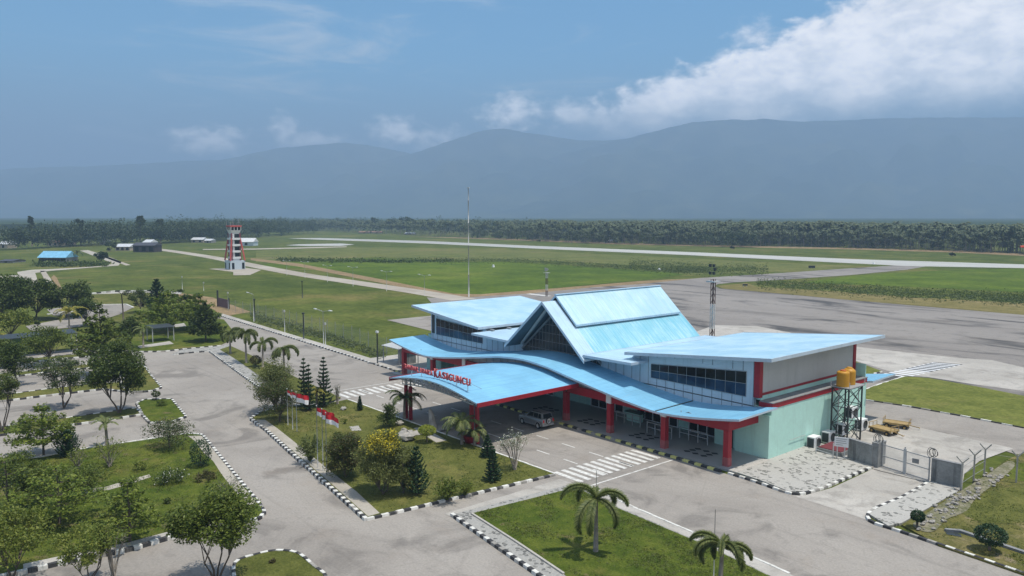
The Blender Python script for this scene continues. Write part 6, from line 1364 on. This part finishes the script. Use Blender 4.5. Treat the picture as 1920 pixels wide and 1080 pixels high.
i2l = gp((890, 966), (1078, 919), (1158, 958), (1318, 1026), (1430, 1080), (1515, 1120), (1300, 1178), (1162, 1168), (1060, 1079))
i3l = gp((-90, 884), (0, 874), (89, 862), (157, 848), (246, 835), (340, 822), (366, 833), (400, 870), (415, 895), (450, 942), (468, 956), (400, 980), (323, 997), (237, 1020), (118, 1044), (44, 1060), (-90, 1090))
for k, (pl, zz) in enumerate(((i1l, .15), (i2l, .15), (i3l, .14), (slope, .13))):
    tufts(pl, 5200, 'olive', .055, zz, 40 + k, .50); tufts(pl, 4200, 'mid', .06, zz, 50 + k, .62)
# ---- coconut grove beyond the runway, and the left wood
def coco_proto(seed, nfr=19, leaf=7):
    rng = np.random.default_rng(seed); h = rng.uniform(12.5, 15.0); bx, by = rng.uniform(-1.2, 1.2, 2); top = np.array([bx, by, h]); Q = []; mi = []
    pts = [np.array([0, 0, 0.]), np.array([bx * .25, by * .25, h * .5]), top]
    for i in range(2):
        for k in range(4):
            a0, a1 = k * math.pi / 2, (k + 1) * math.pi / 2; r0, r1 = (.17, .13, .10)[i], (.17, .13, .10)[i + 1]
            Q.append([pts[i] + np.array([math.cos(a0), math.sin(a0), 0]) * r0, pts[i] + np.array([math.cos(a1), math.sin(a1), 0]) * r0, pts[i + 1] + np.array([math.cos(a1), math.sin(a1), 0]) * r1, pts[i + 1] + np.array([math.cos(a0), math.sin(a0), 0]) * r1]); mi.append(1)
    for j in range(nfr):
        a = 2 * math.pi * j / nfr + rng.uniform(-.25, .25); el = rng.uniform(-.25, 1.25); L_ = rng.uniform(4.2, 5.6); th = el; p = top.copy(); ca, sa = math.cos(a), math.sin(a); n = 5; W = .62
        for i in range(n):
            q = p + np.array([ca * math.cos(th), sa * math.cos(th), math.sin(th)]) * L_ / n; w0 = W * math.sin(.35 + 2.6 * i / n); w1 = W * math.sin(.35 + 2.6 * (i + 1) / n) if i < n - 1 else .05; sd = np.array([-sa, ca, 0]); dn = np.array([0, 0, -.55])
            for s in (-1, 1):
                Q.append([p, p + (sd * s + dn) * w0, q + (sd * s + dn) * w1, q]); mi.append(0)
            p = q; th -= .42 + rng.uniform(0, .12)
    return np.array(Q).reshape(-1, 3), np.array(mi)
protos = [coco_proto(s) for s in range(6)]; cmesh = []
for V, mi in protos: q = npobj('coconut_palm', V, 4, [L['coco'], M['barkl']], None, (0, 0, 0), mi); cmesh.append(q.data); bpy.data.objects.remove(q)
rng = np.random.default_rng(77)
# grove edge traced on the ground: base line of the front row
edge = [(560, 433), (660, 437), (760, 441.5), (880, 447), (1000, 452), (1120, 457), (1250, 460), (1380, 462), (1500, 463), (1620, 466), (1760, 470), (1960, 478), (2120, 486)]
E3 = [np.array(G(*p)) for p in edge]
def along(t): i = min(int(t), len(E3) - 2); return E3[i] + (E3[i + 1] - E3[i]) * (t - i)
LABC = 'slender coconut palm in the front rows of the grove beyond the runway'
cnt = 0; back = []
FOR = np.array([_Fh[0], _Fh[1], 0])
front = []
for k in range(3200):
    t = rng.uniform(0, len(E3) - 1.001) if rng.uniform() < .62 else rng.uniform(4, len(E3) - 1.001); dep = rng.exponential(60) if rng.uniform() < .6 else rng.uniform(0, 330); p = along(t) + FOR * dep + rng.normal(size=3) * 4; front.append((dep / max(1, np.linalg.norm(along(t)) / 500), t, p[0], p[1], dep))
front.sort(key=lambda q: q[0] + (0 if q[1] > 4.5 else 60)); used = []
for i, (_, t, x, y, dep) in enumerate(front):
    s_ = rng.uniform(.28, .80) if dep < 22 else rng.uniform(.45, 1.0) if dep < 80 else rng.uniform(.66, 1.02); a = rng.uniform(0, 6.28)
    if cnt < 285:
        o = bpy.data.objects.new('coconut_palm', cmesh[i % 6]); COL.objects.link(o); o.location = (x, y, 0); o.rotation_euler = (0, 0, a); o.scale = (s_,) * 3; tag(o, LABC, 'palm tree', 'coconut palms beyond the runway'); cnt += 1
    else:
        V, mi = protos[i % 6]; c0, s0 = math.cos(a), math.sin(a); W = V * s_; back.append((np.stack([W[:, 0] * c0 - W[:, 1] * s0 + x, W[:, 0] * s0 + W[:, 1] * c0 + y, W[:, 2]], 1), mi))
tag(npobj('coconut_grove', np.concatenate([q[0] for q in back]), 4, [L['coco'], M['barkl']], None, (0, 0, 0), np.concatenate([q[1] for q in back])), kind='stuff')
# broadleaf wood: left wood, understorey of the grove, and the far rise of trees
def woodmass(name, pts, hts, seed, ls=1.0, n=70, leaf='wood'):
    rng = np.random.default_rng(seed); P = []
    for p, h in zip(pts, hts):
        r = h * rng.uniform(.30, .5); m = 7; cc = np.array([p[0], p[1], h * .58]) + rng.normal(size=(m, 3)) * np.array([r * .5, r * .5, h * .16]); P.append(clumps(cc, np.full(m, r * .55), n // m, rng, .8))
    return tag(npobj(name, leafquads(np.concatenate(P), ls, rng, .25, .7), 4, L[leaf]), kind='stuff')
def scatter(lines, n, depth, seed):
    rng = np.random.default_rng(seed); A_ = [np.array(G(*p)) for p in lines]; out = []
    for k in range(n): t = rng.uniform(0, len(A_) - 1.001); i = int(t); p = A_[i] + (A_[i + 1] - A_[i]) * (t - i) + FOR * rng.uniform(0, 1) ** 1.5 * depth; out.append(p)
    return out
rng = np.random.default_rng(9)
w = scatter([(-40, 472), (60, 466), (160, 462), (250, 460), (340, 455), (420, 452)], 620, 330, 21); woodmass('left_wood', w, rng.uniform(9, 18.5, len(w)), 5, .55, 190)
w = scatter([(400, 441), (520, 436), (600, 433), (700, 435), (800, 438), (900, 442), (1000, 446)], 560, 420, 22); woodmass('far_wood', w, rng.uniform(8, 18, len(w)), 6, .75, 130)
w = scatter([(880, 446), (1000, 451), (1120, 456), (1250, 459.5), (1380, 461), (1500, 462), (1620, 465), (1960, 476)], 620, 160, 23); woodmass('grove_undergrowth', w, rng.uniform(3.0, 8.5, len(w)), 7, .45, 150, 'scrub')
w = scatter([(1330, 463), (1420, 464)], 16, 25, 24); woodmass('grove_undergrowth', w, rng.uniform(9, 12, len(w)), 8, .5, 220)
# tree tops that stand out of the woods, one by one
for i, (px, py, top, half, lab) in enumerate(((60, 462, 402, 6, 'tall thin tree standing above the left wood near the left edge'), (264, 458, 401, 9, 'highest broad tree top above the left wood'), (301, 456, 405, 8, 'tall tree top right of the highest one above the left wood'), (152, 461, 409, 9, 'broad tree top above the left wood between the thin and the highest tree'),
                                            (655, 433, 412, 12, 'leftmost of the broad tree tops on the far rise'), (700, 434, 409, 14, 'broad tree top on the far rise, second from the left'), (763, 437, 406, 18, 'widest and highest tree top on the far rise left of the mast'), (806, 439, 411, 14, 'rounded tree top on the far rise just left of the mast'), (735, 436, 411, 14, 'rounded tree top on the far rise left of the widest one'))):
    b = G(px, py); b = (b[0], b[1], 0); tree('tall_tree', lab, px, py, top, half, 'wood', cb=top + (py - top) * .62, ncl=20, npc=60, ls=.8 if px < 400 else 1.0, group='tree tops above the far woods')
for i, (px, py, top, half, lab) in enumerate(((535, 490, 477, 9, 'coconut palm leaning beside the blue roofed house on the far field'),)):
    pass
palm('lone coconut palm between the blue roofed house and the pale path', 146, 490, 470, 9, 'coco', 12, 1.9, leaflets=10, lw=.25, ll=.35, name='coconut_palm')
for i, (px, py, top, half, lab) in enumerate(((190, 492, 470, 12, 'bushy tree on the pale path bend left of the dark house'), (206, 472, 452, 14, 'dark bushy tree close to the low pale house'), (1011, 455, 450, 5, 'lone dark shrub on the bare strip before the grove'), (1373, 468, 462, 5, 'round shrub on the runway verge before the dense grove'), (1786, 482, 474, 6, 'round shrub on the verge at the right part of the runway'))):
    tree('far_tree' if i < 2 else 'far_shrub', lab, px, py, top, half, 'wood', cb=py - 2, ncl=12, npc=60, ls=.45)
fc = [AT(-900, 420, 900), AT(380, 420, 900), AT(420, 420, 1600), AT(760, 420, 1450), AT(1000, 420, 1050), AT(1400, 420, 780), AT(2900, 420, 780), AT(3200, 420, 6300), AT(-1300, 420, 6300)]
mb = MB(); mb.poly([(p[0], p[1]) for p in fc], 0.3, 10.5); struct('terrain', mb, grass('forest_canopy', (0.022, 0.042, 0.016), (0.045, 0.068, 0.026), (0.06, 0.075, 0.03), 0.004, 0.05, 0.5))
# ---- mountains
def range_(pts, D, foot, seed, name='mountain'):
    rng = np.random.default_rng(seed); xs = np.arange(pts[0][0], pts[-1][0] + 1, 14); ys = np.interp(xs, [p[0] for p in pts], [p[1] for p in pts]); n = len(xs)
    ys = ys + np.convolve(rng.normal(size=n) * 2.6, np.ones(5) / 5, 'same') + rng.normal(size=n) * .35
    rows = 14; Vv = np.zeros((rows + 1, n, 3)); nz_ = rng.normal(size=(rows + 1, n)); 
    for k in range(3): nz_ = (nz_ + np.roll(nz_, 1, 1) + np.roll(nz_, -1, 1)) / 2.2
    for i in range(n):
        c = AT(xs[i], ys[i], D)
        for r in range(rows):
            t = r / (rows - 1); d = D - foot * (1 - t); q = AT(xs[i], ys[i], d); z = c[2] * (t ** 1.25) * (1 + (0.48 * nz_[r, i] * (1 - t) ** 1.1 * t ** .3 if 0 < r < rows - 1 else 0)); Vv[r, i] = (q[0], q[1], max(z, 0) - (25 if r == 0 else 0))
        q = AT(xs[i], ys[i], D + foot * .6); Vv[rows, i] = (q[0], q[1], -25)
    F = [(r * n + i, r * n + i + 1, (r + 1) * n + i + 1, (r + 1) * n + i) for r in range(rows) for i in range(n - 1)]
    o = npobj(name, Vv.reshape(-1, 3), 4, M['hill'], None, (0, 0, 0), None, F)
    return tag(o, kind='structure')
M['hill'] = grass('forested_mountain', (0.022, 0.042, 0.022), (0.060, 0.080, 0.040), (0.11, 0.115, 0.065), 0.0016, 0.008, 0.6)
range_([(-500, 330), (0, 318), (150, 312), (300, 305), (420, 300), (480, 286), (520, 277), (600, 272), (650, 268), (700, 274), (760, 284), (800, 300), (900, 330), (1000, 350)], 6800, 2000, 1)
range_([(650, 330), (720, 300), (790, 283), (850, 262), (900, 246), (940, 240), (1000, 250), (1060, 262), (1150, 262), (1300, 255), (1500, 250), (2500, 250)], 6400, 2000, 2)
range_([(850, 395), (930, 350), (1000, 310), (1050, 290), (1130, 270), (1200, 252), (1260, 238), (1300, 228), (1370, 226), (1450, 226), (1560, 226), (1700, 222), (1900, 220), (2100, 222), (2500, 224)], 6000, 2000, 3)
range_([(200, 414), (290, 396), (340, 380), (385, 366), (420, 372), (480, 388), (540, 404), (600, 414)], 5600, 500, 4)
# ---- the hazy air: one closed box round the camera and everything
hz = bpy.data.materials.new('hazy_air'); hz.use_nodes = True; t = hz.node_tree
for n_ in list(t.nodes):
    if n_.type == 'BSDF_PRINCIPLED': t.nodes.remove(n_)
pv = t.nodes.new('ShaderNodeVolumePrincipled'); pv.inputs['Color'].default_value = (0.385, 0.545, 0.775, 1); pv.inputs['Density'].default_value = 3.3e-4; pv.inputs['Anisotropy'].default_value = 0.0
t.links.new(pv.outputs[0], t.nodes['Material Output'].inputs['Volume'])
mb = MB(); mb.box(-13500, 13500, -13500, 13500, -40, 800); o = mb.build('haze', hz); tag(o, kind='stuff')
